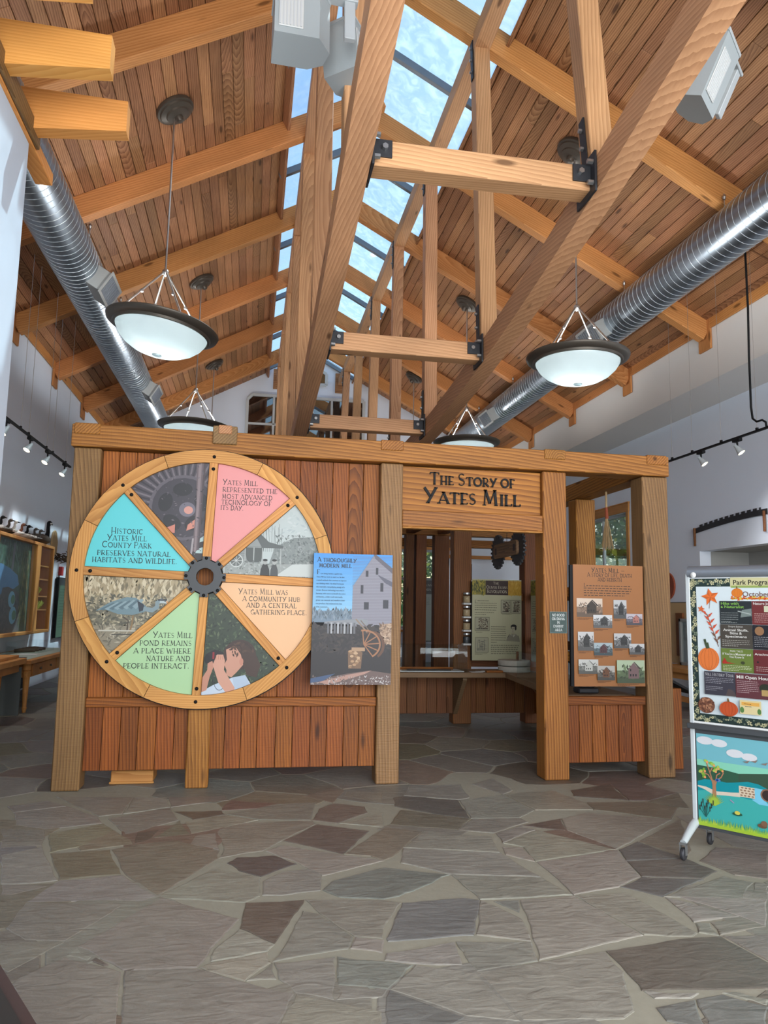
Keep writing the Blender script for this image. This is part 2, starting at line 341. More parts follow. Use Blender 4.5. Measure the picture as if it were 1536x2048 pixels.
# ---- floor with flagstones
fl = struct(link('floor', G().box((XL - .3, YB, -.12), (7.6, YG + .3, -.0045)).mesh('floor'), M['mortar']))
LAID = "b:-0.756,4.883 -0.627,4.966 -0.391,5.022 -0.114,4.790 -0.118,4.643 -0.394,4.105 -0.443,4.158 -0.616,4.444|g:-0.138,5.235 0.007,5.359 0.477,5.367 0.502,5.276 0.258,4.932 0.142,4.748 -0.118,4.643 -0.103,4.853 -0.157,5.157|d:0.258,4.932 0.502,5.276 0.834,5.082 0.606,4.627|p:-0.075,4.559 -0.021,4.657 0.200,4.667 0.329,4.500 0.119,4.315 -0.006,4.418|g:0.119,4.248 0.235,4.389 0.439,4.430 0.449,4.284 0.423,4.079 0.220,4.026 0.117,4.043|g:-0.394,4.105 -0.139,4.479 0.119,4.315 0.117,4.043 0.036,3.966 -0.384,4.073|t:-1.091,4.851 -0.756,4.883 -0.616,4.444 -0.932,4.391|l:-1.019,4.094 -0.932,4.391 -0.616,4.444 -0.394,4.105 -0.457,4.043 -0.718,4.076|g:-1.358,4.850 -1.165,4.995 -0.932,4.391 -1.062,4.355 -1.209,4.359|g:-1.521,5.388 -1.233,5.335 -1.198,5.243 -1.165,4.995 -1.397,4.980|g:-1.554,5.776 -1.230,5.919 -0.958,5.611 -0.901,5.444 -1.233,5.335 -1.455,5.453|t:-1.198,5.243 -0.901,5.444 -0.804,5.287 -0.797,5.134 -0.959,4.941 -1.091,4.851|t:-0.959,4.941 -0.804,5.287 -0.653,5.056 -0.627,4.966 -0.922,4.872|g:-0.896,5.554 -0.502,5.809 -0.410,5.463 -0.655,5.204 -0.718,5.168|g:-1.388,6.209 -0.801,6.126 -0.808,5.661 -0.958,5.611|g:-0.801,6.126 -0.556,6.101 -0.502,5.809 -0.808,5.661|g:-0.556,6.101 -0.122,6.107 -0.081,5.968 -0.502,5.809|d:-0.471,5.683 -0.138,5.680 -0.106,5.578 -0.317,5.462|g:-0.379,5.401 -0.106,5.578 0.121,5.415 -0.138,5.235 -0.309,5.130|b:-0.534,5.075 -0.410,5.463 -0.309,5.130|d:-0.653,5.056 -0.655,5.204 -0.519,5.259 -0.534,5.075 -0.627,4.966|g:-0.291,5.094 -0.157,5.157 -0.114,4.790 -0.302,4.915|r:-0.141,5.790 -0.081,5.968 0.266,5.833 0.118,5.707 -0.138,5.680|g:0.266,5.833 0.550,5.833 0.477,5.367 0.121,5.415 -0.106,5.578|b:0.550,5.662 0.675,5.803 0.893,5.682 0.897,5.517 0.651,5.274 0.477,5.367|b:0.458,6.024 0.741,6.327 0.811,6.163 0.675,5.803|g:0.811,6.163 1.100,6.089 1.040,5.748 0.766,5.993|g:0.651,5.274 0.997,5.506 0.943,5.147|g:0.142,4.748 0.255,4.851 0.606,4.627 0.827,4.496 0.449,4.284 0.329,4.500|g:-1.650,5.946 -1.402,6.091 -1.230,5.919 -1.554,5.776|g:-1.209,4.359 -1.062,4.355 -0.962,4.311 -1.106,4.203 -1.164,4.210|m:-1.022,3.797 -1.019,4.094 -0.581,4.044 -0.538,4.014 -0.723,3.624 -0.899,3.657|m:-0.669,3.564 -0.384,4.073 -0.394,4.105 0.013,3.774 -0.097,3.473 -0.146,3.309 -0.440,3.321 -0.499,3.389|d:0.010,3.662 0.036,3.966 0.327,3.969 0.325,3.930 0.171,3.489 0.120,3.535|g:-0.100,3.353 -0.097,3.473 0.010,3.662 0.171,3.489 0.135,3.417 0.026,3.381|m:0.150,3.315 0.308,3.831 0.382,3.785 0.515,3.511 0.480,3.396|g:0.327,3.969 0.724,3.917 0.802,3.869 0.683,3.619 0.646,3.473 0.515,3.511 0.382,3.785|g:-0.146,3.309 -0.100,3.353 0.135,3.417 0.150,3.315 0.107,3.263 0.044,3.170 -0.066,3.236|g:0.150,3.315 0.411,3.335 0.374,2.979 0.228,3.049 0.165,3.173|m:-0.440,3.321 -0.146,3.309 0.044,3.170 0.228,3.049 0.148,2.816 -0.387,2.891|g:-0.830,3.324 -0.695,3.481 -0.440,3.321 -0.387,2.891 -0.660,2.930 -0.841,3.262|g:-1.011,3.652 -0.831,3.648 -0.723,3.624 -0.802,3.474 -0.878,3.363 -0.940,3.422|g:-0.695,3.481 -0.669,3.564 -0.576,3.462 -0.587,3.428|d:-0.587,3.428 -0.576,3.462 -0.499,3.389 -0.516,3.372|d:-0.440,3.321 -0.387,3.341 -0.412,3.300|g:0.228,3.049 0.374,2.979 0.534,2.881 0.519,2.763 0.148,2.816|g:0.392,3.090 0.583,3.032 0.557,2.978 0.374,2.979|g:0.044,3.170 0.150,3.315 0.165,3.173|g:0.515,3.511 0.646,3.473 0.621,3.338 0.480,3.396|u:0.646,3.473 0.802,3.869 1.132,3.891 1.202,3.853 1.058,3.455 0.654,3.440|g:1.202,3.853 1.336,3.603 1.288,3.362 1.058,3.455|u:1.259,3.822 1.398,3.828 1.352,3.673|g:1.398,3.828 1.703,3.853 1.821,3.357 1.252,3.180 1.340,3.533|g:1.703,3.853 1.994,3.854 2.083,3.344 2.041,3.310 1.821,3.357|d:1.567,3.232 1.979,3.306 2.168,3.305 2.215,3.040 2.242,2.966 2.129,2.823 1.551,2.886 1.561,3.040|m:2.168,3.305 2.404,3.293 2.423,3.197 2.242,2.966 2.215,3.040|g:0.962,3.119 1.252,3.180 1.567,3.232 1.561,3.040 1.454,2.753 1.390,2.707 1.016,2.746|m:0.946,3.407 1.288,3.362 1.252,3.180 0.962,3.119 0.949,3.257|g:0.621,3.338 0.946,3.407 0.929,3.187 0.721,3.221 0.607,3.270|u:0.411,3.335 0.607,3.270 0.721,3.221 0.639,3.091 0.583,3.032 0.392,3.090|g:0.583,3.032 0.721,3.221 0.962,3.119 1.016,2.746 0.825,2.802|u:0.557,2.978 0.583,3.032 0.825,2.802 0.739,2.733 0.519,2.763|u:1.719,2.806 1.848,2.830 1.970,2.716 1.863,2.574 1.649,2.604|u:1.535,2.769 1.719,2.806 1.649,2.604 1.528,2.674|g:1.551,2.886 1.767,2.850 1.719,2.806 1.569,2.829|g:2.157,3.769 2.230,3.715 2.395,3.487 2.131,3.454|g:2.202,3.449 2.395,3.487 2.450,3.367 2.168,3.305|g:2.131,3.454 2.202,3.449 2.168,3.305 2.083,3.344|g:2.217,3.787 2.309,3.844 2.776,3.785 2.450,3.367 2.395,3.487|g:1.848,2.830 1.913,2.837 2.005,2.763 1.970,2.716|p:1.139,5.916 1.236,5.963 1.634,5.792 1.581,5.285 1.365,5.412 1.105,5.658|g:1.634,5.792 2.041,5.928 2.119,5.451 1.934,5.268 1.581,5.285|b:0.990,5.202 1.132,5.566 1.581,5.285 1.418,5.024|g:1.418,5.024 1.581,5.285 1.934,5.268 1.962,5.164 1.639,4.937|b:0.606,4.627 0.943,5.147 1.181,5.032 0.893,4.548 0.827,4.496 0.754,4.579|g:0.974,4.708 1.181,5.032 1.601,4.861 1.550,4.552|g:0.974,4.708 1.550,4.552 1.640,4.122 1.144,4.224 0.908,4.440|g:1.639,4.937 1.866,5.082 1.942,4.979 1.622,4.724|g:1.622,4.724 1.942,4.979 2.288,4.522 1.700,4.369 1.717,4.641|d:1.866,5.082 2.215,5.217 2.139,4.934|g:2.215,5.217 2.465,5.349 3.006,5.106 2.288,4.522 2.139,4.934|b:2.592,5.622 3.087,5.596 3.237,5.396 3.006,5.106 2.559,5.416|d:2.629,6.003 3.067,6.174 2.965,5.645 2.577,5.810|d:3.067,6.174 3.332,6.254 3.493,5.830 3.130,5.628 2.965,5.645|b:3.087,5.596 3.493,5.830 3.312,5.371 3.237,5.396|p:2.288,4.522 2.495,4.662 2.623,4.319 2.237,4.317|p:2.237,4.317 2.623,4.319 2.686,4.091 2.521,3.982 2.194,4.060|p:1.997,3.926 2.194,4.060 2.521,3.982 2.157,3.769|g:1.700,4.369 2.288,4.522 2.194,4.060 1.997,3.926 1.703,3.853|g:1.144,4.224 1.640,4.122 1.703,3.853 1.202,3.853|u:0.483,4.202 0.804,4.384 1.144,4.224 1.017,4.106 0.810,3.950 0.724,3.917 0.500,3.973 0.423,4.079|b:2.495,4.662 3.079,5.124 2.745,4.443 2.623,4.319|b:2.672,4.265 2.933,4.501 3.228,4.387 2.890,3.937 2.737,4.019|g:2.157,3.769 2.660,4.016 2.774,3.905 2.559,3.681|g:2.774,3.905 2.839,3.869 2.681,3.660 2.559,3.681|g:1.586,4.656 1.717,4.641 1.700,4.369 1.559,4.506|g:2.041,5.928 2.495,6.016 2.592,5.622 2.559,5.416 2.119,5.451|g:1.878,6.287 2.137,6.488 2.163,6.049 2.041,5.928|g:1.340,6.267 1.793,6.295 1.749,5.855 1.634,5.792 1.236,5.963"
SC = {'g': (150, 146, 134), 'b': (126, 118, 106), 'd': (108, 98, 90), 'r': (128, 108, 98), 't': (136, 130, 108), 'p': (98, 94, 89), 'l': (150, 148, 140), 'u': (126, 127, 121), 'm': (138, 133, 124)}
laid = []                       # stones laid out one by one near the entrance (floor metres)
for q in LAID.split('|'):
    c, v = q.split(':'); laid.append((c, [tuple(map(float, p.split(','))) for p in v.split()]))
def inside(x, y, poly):
    r = False; n = len(poly)
    for k in range(n):
        a, b = poly[k], poly[(k + 1) % n]
        if (a[1] > y) != (b[1] > y) and x < (b[0] - a[0]) * (y - a[1]) / (b[1] - a[1]) + a[0]: r = not r
    return r
seeds = []
rg = random.Random(11)
def far_enough(x, y, d): return all((x - s[0]) ** 2 + (y - s[1]) ** 2 > d * d for s in seeds)
tries = 0
while tries < 9000:
    tries += 1
    x = rg.uniform(XL - .1, 7.3); y = rg.uniform(YB, YG)
    if far_enough(x, y, rg.uniform(.42, .72) if y < 12 else rg.uniform(.6, .95)): seeds.append((x, y, rg.choice('gggggbbdrtpummu')))
pts = np.array([(s[0], s[1]) for s in seeds])
ri = np.array([rg.uniform(0, .08) for _ in seeds])
def warp(x, y):
    """one shared distortion, so neighbouring stones keep an even joint but lose their straight edges"""
    dx = .11 * mnoise.noise((x * 1.7, y * 1.7, 1.3)) + .012 * mnoise.noise((x * 7, y * 7, 5.1))
    dy = .11 * mnoise.noise((x * 1.7, y * 1.7, 8.3)) + .012 * mnoise.noise((x * 7, y * 7, 2.1))
    return (x + dx, y + dy)
def cell(i):
    p = pts[i]; d2 = ((pts - p) ** 2).sum(1); nb = np.argsort(d2)[1:26]
    poly = [(p[0] - 1.2, p[1] - 1.2), (p[0] + 1.2, p[1] - 1.2), (p[0] + 1.2, p[1] + 1.2), (p[0] - 1.2, p[1] + 1.2)]
    for j in nb:
        q = pts[j]; d = math.sqrt(d2[j])
        if d < 1e-4: continue
        n = (q - p) / d; off = (d * d + ri[i] - ri[j]) / (2 * d) - .008 - .004 * ((i * 7 + int(j) * 7) % 3 == 0)
        out = []
        for k in range(len(poly)):
            a = poly[k]; b = poly[(k + 1) % len(poly)]
            da = (a[0] - p[0]) * n[0] + (a[1] - p[1]) * n[1] - off; db = (b[0] - p[0]) * n[0] + (b[1] - p[1]) * n[1] - off
            if da <= 0: out.append(a)
            if (da < 0) != (db < 0):
                t = da / (da - db); out.append((a[0] + (b[0] - a[0]) * t, a[1] + (b[1] - a[1]) * t))
        poly = out
        if len(poly) < 3: return None
    res = []
    for k in range(len(poly)):          # slightly wavy hand-cut edges
        a = poly[k]; b = poly[(k + 1) % len(poly)]; L = math.hypot(b[0] - a[0], b[1] - a[1])
        if L < .02: continue
        res.append(a)
        m = max(1, int(L / .11))
        for t in range(1, m):
            f = t / m; x = a[0] + (b[0] - a[0]) * f; y = a[1] + (b[1] - a[1]) * f
            res.append((x, y))
    return [warp(*q) for q in res] if len(res) > 2 else None
def stone_geo(poly, p):
    n = len(poly); V = []; F = []
    for (x, y) in poly: V.append((x, y, -.03))
    for (x, y) in poly: V.append((x, y, -.0035))
    for (x, y) in poly:
        d = math.hypot(x - p[0], y - p[1]); f = max(0, 1 - .007 / max(d, .01)); V.append((p[0] + (x - p[0]) * f, p[1] + (y - p[1]) * f, -.0015))
    F.append(tuple(range(2 * n, 3 * n)))
    for l in (0, 1):
        for k in range(n): F.append((l * n + k, l * n + (k + 1) % n, (l + 1) * n + (k + 1) % n, (l + 1) * n + k))
    return V, F
def setcol(me, cols):
    """one colour per polygon, as a corner attribute"""
    ca = me.color_attributes.new('Col', 'FLOAT_COLOR', 'CORNER'); arr = np.ones((len(me.loops), 4), np.float32)
    if isinstance(cols, tuple): arr[:] = cols
    else:
        for p, c in zip(me.polygons, cols): arr[p.loop_start:p.loop_start + p.loop_total] = c
    ca.data.foreach_set('color', arr.ravel())
def vis_score(i):
    x, y = pts[i]
    if y < 1.9 or abs(math.atan2(x, y) - YAW) > .52: return -1
    return 1 / (x * x + y * y)
order = sorted(range(len(seeds)), key=vis_score, reverse=True)
rest = G(); restc = []
def stone_colour(c):
    base = SC[c]; j = rg.uniform(-7, 7); return lin([max(20, .90 * (.86 * base[k] + .14 * SC['g'][k]) + j + rg.uniform(-2, 2)) for k in range(3)])
for n_, (c, poly) in enumerate(laid):
    A_ = sum(poly[k][0] * poly[(k + 1) % len(poly)][1] - poly[(k + 1) % len(poly)][0] * poly[k][1] for k in range(len(poly)))
    if A_ < 0: poly = poly[::-1]
    m = len(poly); cen = (sum(p[0] for p in poly) / m, sum(p[1] for p in poly) / m); fine = []
    for k in range(m):
        a, b = poly[k], poly[(k + 1) % m]; L = math.hypot(b[0] - a[0], b[1] - a[1]); q = max(1, int(L / .05))
        nx, ny = ((b[1] - a[1]) / L, (a[0] - b[0]) / L) if L > 1e-5 else (0, 0)
        for t in range(q):
            f = t / q; x = a[0] + (b[0] - a[0]) * f; y = a[1] + (b[1] - a[1]) * f
            w = -.005 + .012 * mnoise.noise((x * 6, y * 6, 4.4)) * math.sin(PI * f) + .006 * mnoise.noise((x * 23, y * 23, 1.4))
            dx, dy = cen[0] - x, cen[1] - y; d = math.hypot(dx, dy) or 1
            fine.append((x + nx * w + dx / d * .002, y + ny * w + dy / d * .002))
    V, F = stone_geo(fine, cen); z = .0005 + .00002 * n_
    me = mesh('flagstone', [(v[0], v[1], v[2] + z if v[2] > -.02 else v[2]) for v in V], F); setcol(me, stone_colour(c)); link('flagstone', me, M['stone'], fl)
rank = len(laid)
for i in order:
    if any(inside(pts[i][0], pts[i][1], q[1]) for q in laid): continue
    poly = cell(i)
    if not poly: continue
    c = stone_colour(seeds[i][2]); rank += 1
    V, F = stone_geo(poly, warp(*pts[i]))
    if rank < 290:
        me = mesh('flagstone', V, F); setcol(me, c)
        link('flagstone', me, M['stone'], fl)
    else:
        rest.add(V, F); restc += [c] * len(F)
me = rest.mesh('flagstones'); setcol(me, restc); o = link('flagstone_paving', me, M['stone'], fl); o['kind'] = 'stuff'

# ---- walls
def wall(name, a, b, mat='wall'): return struct(link(name, G().box(a, b).mesh(name), M[mat]))
wall('wall_left', (XL - .2, YB, 0), (XL, YG, ZE + .35))
XRL = 7.3                       # lower right wall stands back under a soffit
ZSOF = 4.81
wall('wall_right_upper', (XR, YB, ZSOF), (XRL + .25, YG, ZE + .35), 'wallw')
# lower right wall with three windows and a niche
WIN = [(13.75, 16.1), (17.0, 19.2)]
WZ0, WZ1 = 1.55, 3.42
g = G(); cuts = [YB] + [v for w in WIN for v in w] + [YG]
NI = (6.2, 11.33, .0, 2.47)     # niche y0 y1 z0 z1
for k in range(0, len(cuts), 2):
    y0, y1 = cuts[k], cuts[k + 1]
    if k == 0:
        g.box((XRL, y0, 0), (XRL + .2, NI[0], ZSOF)); g.box((XRL, NI[0], NI[3]), (XRL + .2, NI[1], ZSOF)); g.box((XRL, NI[1], 0), (XRL + .2, y1, ZSOF))
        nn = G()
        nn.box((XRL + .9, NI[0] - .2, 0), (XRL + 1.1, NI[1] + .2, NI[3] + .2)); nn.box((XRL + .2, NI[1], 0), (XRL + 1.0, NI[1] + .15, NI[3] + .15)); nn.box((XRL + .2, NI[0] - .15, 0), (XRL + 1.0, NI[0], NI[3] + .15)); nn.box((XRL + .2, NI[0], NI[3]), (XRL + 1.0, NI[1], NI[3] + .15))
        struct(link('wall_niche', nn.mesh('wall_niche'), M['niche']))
    else: g.box((XRL, y0, 0), (XRL + .2, y1, ZSOF))
for y0, y1 in WIN: g.box((XRL, y0, 0), (XRL + .2, y1, WZ0)); g.box((XRL, y0, WZ1), (XRL + .2, y1, ZSOF))
struct(link('wall_right', g.mesh('wall_right'), M['wall']))
# far gable, with holes for its lower windows
GW = [(3.4, 5.3, .9, 3.05)]     # x0 x1 z0 z1
g = G(); x0, x1, z0, z1 = GW[0]
g.box((XL - .2, YG, 0), (x0, YG + .2, 3.05)); g.box((x1, YG, 0), (XRL + .2, YG + .2, 3.05)); g.box((x0, YG, 0), (x1, YG + .2, z0))
g.prism([(XL - .2, 3.05), (XRL + .2, 3.05), (XRL + .2, ZE + .1), (XR, ZE + .1), (CX, ZR + .1), (XL, ZE + .1), (XL - .2, ZE + .1)], -YG - .2, -YG, RX(PI / 2))
struct(link('wall_far', g.mesh('wall_far'), M['wall']))
# wall behind the camera stands on two piers beside a wide glazed entrance
g = G(); g.box((XL - .2, YB - .2, 0), (XL + .6, YB, ZE)); g.box((XRL - .9, YB - .2, 0), (XRL + .2, YB, ZE))
g.prism([(XL - .2, 4.6), (XRL + .2, 4.6), (XRL + .2, ZE + .1), (XR, ZE + .1), (CX, ZR + .1), (XL, ZE + .1), (XL - .2, ZE + .1)], -YB, -YB + .2, RX(PI / 2))
struct(link('wall_back', g.mesh('wall_back'), M['wall']))

# ---- roof: two plank slopes with rafters
def slope(side, rafs, nm):
    """side -1 left, +1 right"""
    def P(half, y, down=0): return Vector((CX + side * half, y, deck_z(half))) + Vector((-side * SLOPE, 0, -1)).normalized() * down
    g = G(); a = [P(SK, YB, -.05), P(HALF + .3, YB, -.05), P(HALF + .3, YG + .2, -.05), P(SK, YG + .2, -.05)]
    up = Vector((0, 0, .12)); V = [v for v in a] + [v + up for v in a]
    g.add(V, [(0, 1, 2, 3), (7, 6, 5, 4), (0, 4, 5, 1), (1, 5, 6, 2), (2, 6, 7, 3), (3, 7, 4, 0)])
    root = struct(link(nm, g.mesh(nm), M['deck']))
    L = (HALF - SK) / math.cos(ang); n = 32; w = L / n
    lens = [3.1, 3.66, 4.27, 4.88, 2.44]
    rr = random.Random(5 + side)
    nrm = Vector((-side * SLOPE, 0, -1)).normalized()
    for i in range(n):
        half = SK + (i + .5) * w * math.cos(ang)
        y = -1.0 - rr.uniform(0, 3)
        while y < YG:
            l = rr.choice(lens); y1 = min(y + l, YG)
            if y1 - y < .3: break
            if y1 > 1.5:
                p0 = P(half, y, -.018); p1 = P(half, y1, -.018)
                bar('plank', p0, p1, w - .006, .04, M['deck'], root, up=nrm, e=.005)
            y = y1 + .002
    for y in rafs:
        if y < YB or y > YG: continue
        bar('rafter', P(0, y, .145), P(HALF + .05, y, .145), .15, .29, M['rafter'], root, up=nrm, e=.008)
    # eave board and the boxed ends of the rafters
    ys = [YB] + rafs + [YG]
    X = CX + side * (HALF - .022)
    for k in range(len(ys) - 1):
        y0 = ys[k] + (.12 if k else 0); y1 = ys[k + 1] - (.12 if k < len(ys) - 2 else 0)
        if y1 < 0: continue
        bar('eave_board', (X, y0, ZE - .05), (X, y1, ZE - .05), .03, .16, M['rafter'], root)
    for y in rafs:
        if y < 1 or y > YG: continue
        bar('rafter_collar', (X, y, ZE + .06), (X, y, ZE - .43), .29, .034, M['rafter'], root, up=(1, 0, 0))
    # skylight curb board
    bar('curb_board', P(SK - .02, YB, .02), P(SK - .02, YG, .02), .04, .26, M['deck'], root, up=nrm)
    return root
slope(-1, RAFL, 'ceiling'); slope(1, RAFR, 'ceiling_right')
# ridge skylight: aluminium bars and panes
sky = struct(link('window_1', G().box((CX - .06, YB, ZR + .02), (CX + .06, YG, ZR + .14)).mesh('ridge_cap'), M['mull']))
sky['label'] = 'glazed ridge skylight of dirty panes in grey aluminium bars along the roof'
for side, rafs in ((-1, RAFL), (1, RAFR)):
    mids = []
    for k in range(len(rafs)): mids += [rafs[k], rafs[k] + 1.165]
    mids = [y for y in mids if YB < y < YG]
    nrm = Vector((-side * SLOPE, 0, -1)).normalized()
    for k, y in enumerate(mids):
        a = Vector((CX, y, ZR)) ; b = Vector((CX + side * SK, y, ZS))
        if k % 2: bar('skylight_bar', a - nrm * -.02, b - nrm * -.02, .07, .10, M['mull'], sky, up=nrm)
    ed = [YB] + mids + [YG]
    for k in range(len(ed) - 1):
        y0, y1 = ed[k] + .01, ed[k + 1] - .01
        V = [Vector((CX, y0, ZR)), Vector((CX, y1, ZR)), Vector((CX + side * (SK + .05), y1, deck_z(SK + .05))), Vector((CX + side * (SK + .05), y0, deck_z(SK + .05)))]
        V = [v - nrm * .035 for v in V]; V2 = [v - nrm * .012 for v in V]
        link('pane', mesh('pane', V + V2, [(0, 1, 2, 3), (7, 6, 5, 4), (0, 4, 5, 1), (1, 5, 6, 2), (2, 6, 7, 3), (3, 7, 4, 0)]), M['skyglass'], sky)

# ---- gable windows high up: dark glass in white frames
def poly_frame(nm, outer, w, y, panes, bars, label):
    root = struct(link(nm, None)); root['label'] = label
    n = len(outer); c = (sum(p[0] for p in outer) / n, sum(p[1] for p in outer) / n)
    for k in range(n):
        a, b = outer[k], outer[(k + 1) % n]
        bar('window_frame', (a[0], y - .03, a[1]), (b[0], y - .03, b[1]), .08, w, M['white'], root, up=(0, 1, 0))
    for a, b in bars: bar('window_bar', (a[0], y - .03, a[1]), (b[0], y - .03, b[1]), .06, w * .8, M['white'], root, up=(0, 1, 0))
    for pn in panes: link('pane', G().prism(pn, -y, -y + .03, RX(PI / 2)).mesh('pane'), M['darkglass'], root)
    return root
yg = YG - .01
poly_frame('window_2', [(-.28, 4.9), (-.28, 6.98), (-.15, 7.12), (.95, 7.12), (.95, 4.9)], .07, yg,
    [[(-.25, 6.35), (-.25, 6.97), (-.14, 7.09), (.40, 7.09), (.40, 6.35)], [(.46, 6.35), (.46, 7.09), (.92, 7.09), (.92, 6.35)], [(-.25, 4.93), (-.25, 6.3), (.40, 6.3), (.40, 4.93)], [(.46, 4.93), (.46, 6.3), (.92, 6.3), (.92, 4.93)]],
    [((.43, 4.9), (.43, 7.12)), ((-.28, 6.32), (.95, 6.32))], 'dark high window in a white frame, left on the far gable')
poly_frame('window_3', [(1.15, 4.9), (1.15, 7.12), (2.9, 7.12), (2.9, 4.9)], .07, yg,
    [[(1.18, 6.0), (1.18, 7.09), (1.98, 7.09), (1.98, 6.0)], [(2.04, 6.0), (2.04, 7.09), (2.87, 7.09), (2.87, 6.0)], [(1.18, 4.93), (1.18, 5.94), (1.98, 5.94), (1.98, 4.93)], [(2.04, 4.93), (2.04, 5.94), (2.87, 5.94), (2.87, 4.93)]],
    [((2.01, 4.9), (2.01, 7.12)), ((1.15, 5.97), (2.9, 5.97))], 'dark high window in a white frame, right on the far gable')
poly_frame('window_4', [(.98, 7.52), (.98, 7.83), (1.41, 8.08), (1.84, 7.83), (1.84, 7.52)], .05, yg,
    [[(1.0, 7.54), (1.0, 7.82), (1.41, 8.05), (1.82, 7.82), (1.82, 7.54)]], [], 'small dark house-shaped window at the top of the far gable')
# lower gable window and the right wall windows: clear glass, wooden casing
def rect_window(nm, A, U, w, z0, z1, inward, label, ncol=2, rail=None):
    """A lower corner on the wall face, U unit vector along the wall, inward towards the room"""
    root = struct(link(nm, None)); root['label'] = label
    A = Vector(A); U = Vector(U); I = Vector(inward)
    def pt(u, z, d=0): return Vector((A.x, A.y, 0)) + U * u + Vector((0, 0, z)) + I * d
    bar('casing', pt(-.05, z0 - .02, .012), pt(-.05, z1 + .02, .012), .03, .10, M['maple'], root, up=U)
    bar('casing', pt(w + .05, z0 - .02, .012), pt(w + .05, z1 + .02, .012), .03, .10, M['maple'], root, up=U)
    bar('casing', pt(-.12, z1 + .09, .016), pt(w + .12, z1 + .09, .016), .035, .17, M['maple'], root)
    bar('casing', pt(-.14, z1 + .185, .02), pt(w + .14, z1 + .185, .02), .06, .025, M['maple'], root)
    bar('sill', pt(-.12, z0 - .06, .03), pt(w + .12, z0 - .06, .03), .08, .06, M['maple'], root)
    for a, b in ((pt(0, z0 + .03, -.09), pt(w, z0 + .03, -.09)), (pt(0, z1 - .03, -.09), pt(w, z1 - .03, -.09))): bar('sash', a, b, .05, .06, M['lgrey'], root)
    for k in range(ncol + 1):
        u = min(max(w * k / ncol, .03), w - .03); bar('sash', pt(u, z0, -.09), pt(u, z1, -.09), .05, .06, M['lgrey'], root, up=U)
    if rail: bar('sash', pt(0, rail, -.09), pt(w, rail, -.09), .05, .07, M['lgrey'], root)
    for k in range(ncol):
        for (za, zb) in ([(z0, rail), (rail, z1)] if rail else [(z0, z1)]):
            g = G(); a = pt(w * k / ncol + .05, za + .05, -.095); b = pt(w * (k + 1) / ncol - .05, zb - .05, -.089)
            g.box([min(a[i], b[i]) for i in range(3)], [max(a[i], b[i]) for i in range(3)]); link('pane', g.mesh('pane'), M['glass'], root)
    return root
rect_window('window_5', (XRL, WIN[0][1], 0), (0, -1, 0), WIN[0][1] - WIN[0][0], WZ0, WZ1, (-1, 0, 0), 'wood-cased sliding window on the right wall with trees outside, nearer one')
rect_window('window_6', (XRL, WIN[1][1], 0), (0, -1, 0), WIN[1][1] - WIN[1][0], WZ0, WZ1, (-1, 0, 0), 'wood-cased sliding window on the right wall, the farther one')
rect_window('window_7', (GW[0][0], YG, 0), (1, 0, 0), GW[0][1] - GW[0][0], GW[0][2], GW[0][3], (0, -1, 0), 'wood-cased window low on the far wall seen through the pavilion', 2, 2.25)
# rafter-end blocks on the gable under the truss
for s in (-1, 1): struct(link('trim_%d' % (2 + s), G().bbox((CX + s * .85 - .17, YG - .05, 7.32), (CX + s * .85 + .17, YG, 7.88)).mesh('trim'), M['deck']))
# ================================================================== roof truss (two lenticular side frames and cross ties)
tr = thing('roof_truss', 'long timber truss frame hung under the ridge skylight with bolted cross ties', 'roof truss', (CX, 10.8, 3.7))
def chord_z(y): return 3.78 + .0144 * (y - 10.8) ** 2       # centre of the bowed bottom chord
TOPC = [RAFR[0] + .0 + 2.33 * k for k in range(0, 10)]
TOPC = [7.31 + 2.33 * k for k in range(-3, 6)]
def foot_y(yt): return yt + .075 * (yt - 10.8)
for s in (-1, 1):
    X = CX + s * .85
    bar('top_chord', (X, YB, 7.64), (X, YG - .05, 7.64), .18, .20, M['truss'], tr)
    ys = [foot_y(y) for y in TOPC]
    ys = [ys[0] - 2.2] + ys + [YG - .05]
    # bottom chord: one long bowed timber
    g = G(); n = 60; V = []; F = []
    for i in range(n + 1):
        y = 0.0 + (YG - .05) * i / n; z = chord_z(y); sl_ = .0288 * (y - 10.8); nz = Vector((0, -sl_, 1)).normalized()
        for dx, dz in ((-.085, -.115), (.085, -.115), (.085, .115), (-.085, .115)): V.append(Vector((X + dx, y, z)) + nz * dz)
    for i in range(n):
        for k in range(4): F.append((i * 4 + k, i * 4 + (k + 1) % 4, i * 4 + 4 + (k + 1) % 4, i * 4 + 4 + k))
    F += [(3, 2, 1, 0), (n * 4, n * 4 + 1, n * 4 + 2, n * 4 + 3)]
    # local frame with x along the hall so the grain runs lengthwise
    ML = frame_from((X, 0, 3.8), (X, YG, 3.8)); me = mesh('bottom_chord', V, F); me.transform(ML.inverted()); link('bottom_chord', me, M['truss'], tr, ML)
    for yt in TOPC:
        yf = foot_y(yt); zf = chord_z(yf) + .10
        bar('post', (X, yf, zf), (X, yt, 7.55), .17, .17, M['truss'], tr, up=(0, -1, 0))
        d = (Vector((X, yt, 7.55)) - Vector((X, yf, zf))).normalized()
        xi = X - s * .095
        # steel straps on the inner faces, each with its bolts
        for base, sg in ((Vector((xi, yf, zf + .02)), 1), (Vector((xi, yt, 7.60)), -1)):
            q = base + d * sg * .18
            st = bar('strap', q - d * .24, q + d * .24, .012, .075, M['steel'], tr, up=(0, 1, 0), e=.002)
            for t in (-.15, 0, .15):
                p = q + d * t; link('bolt', G().tube([p, p + Vector((-s * .028, 0, 0))], .017, 6).mesh('bolt'), M['bolt'], st)
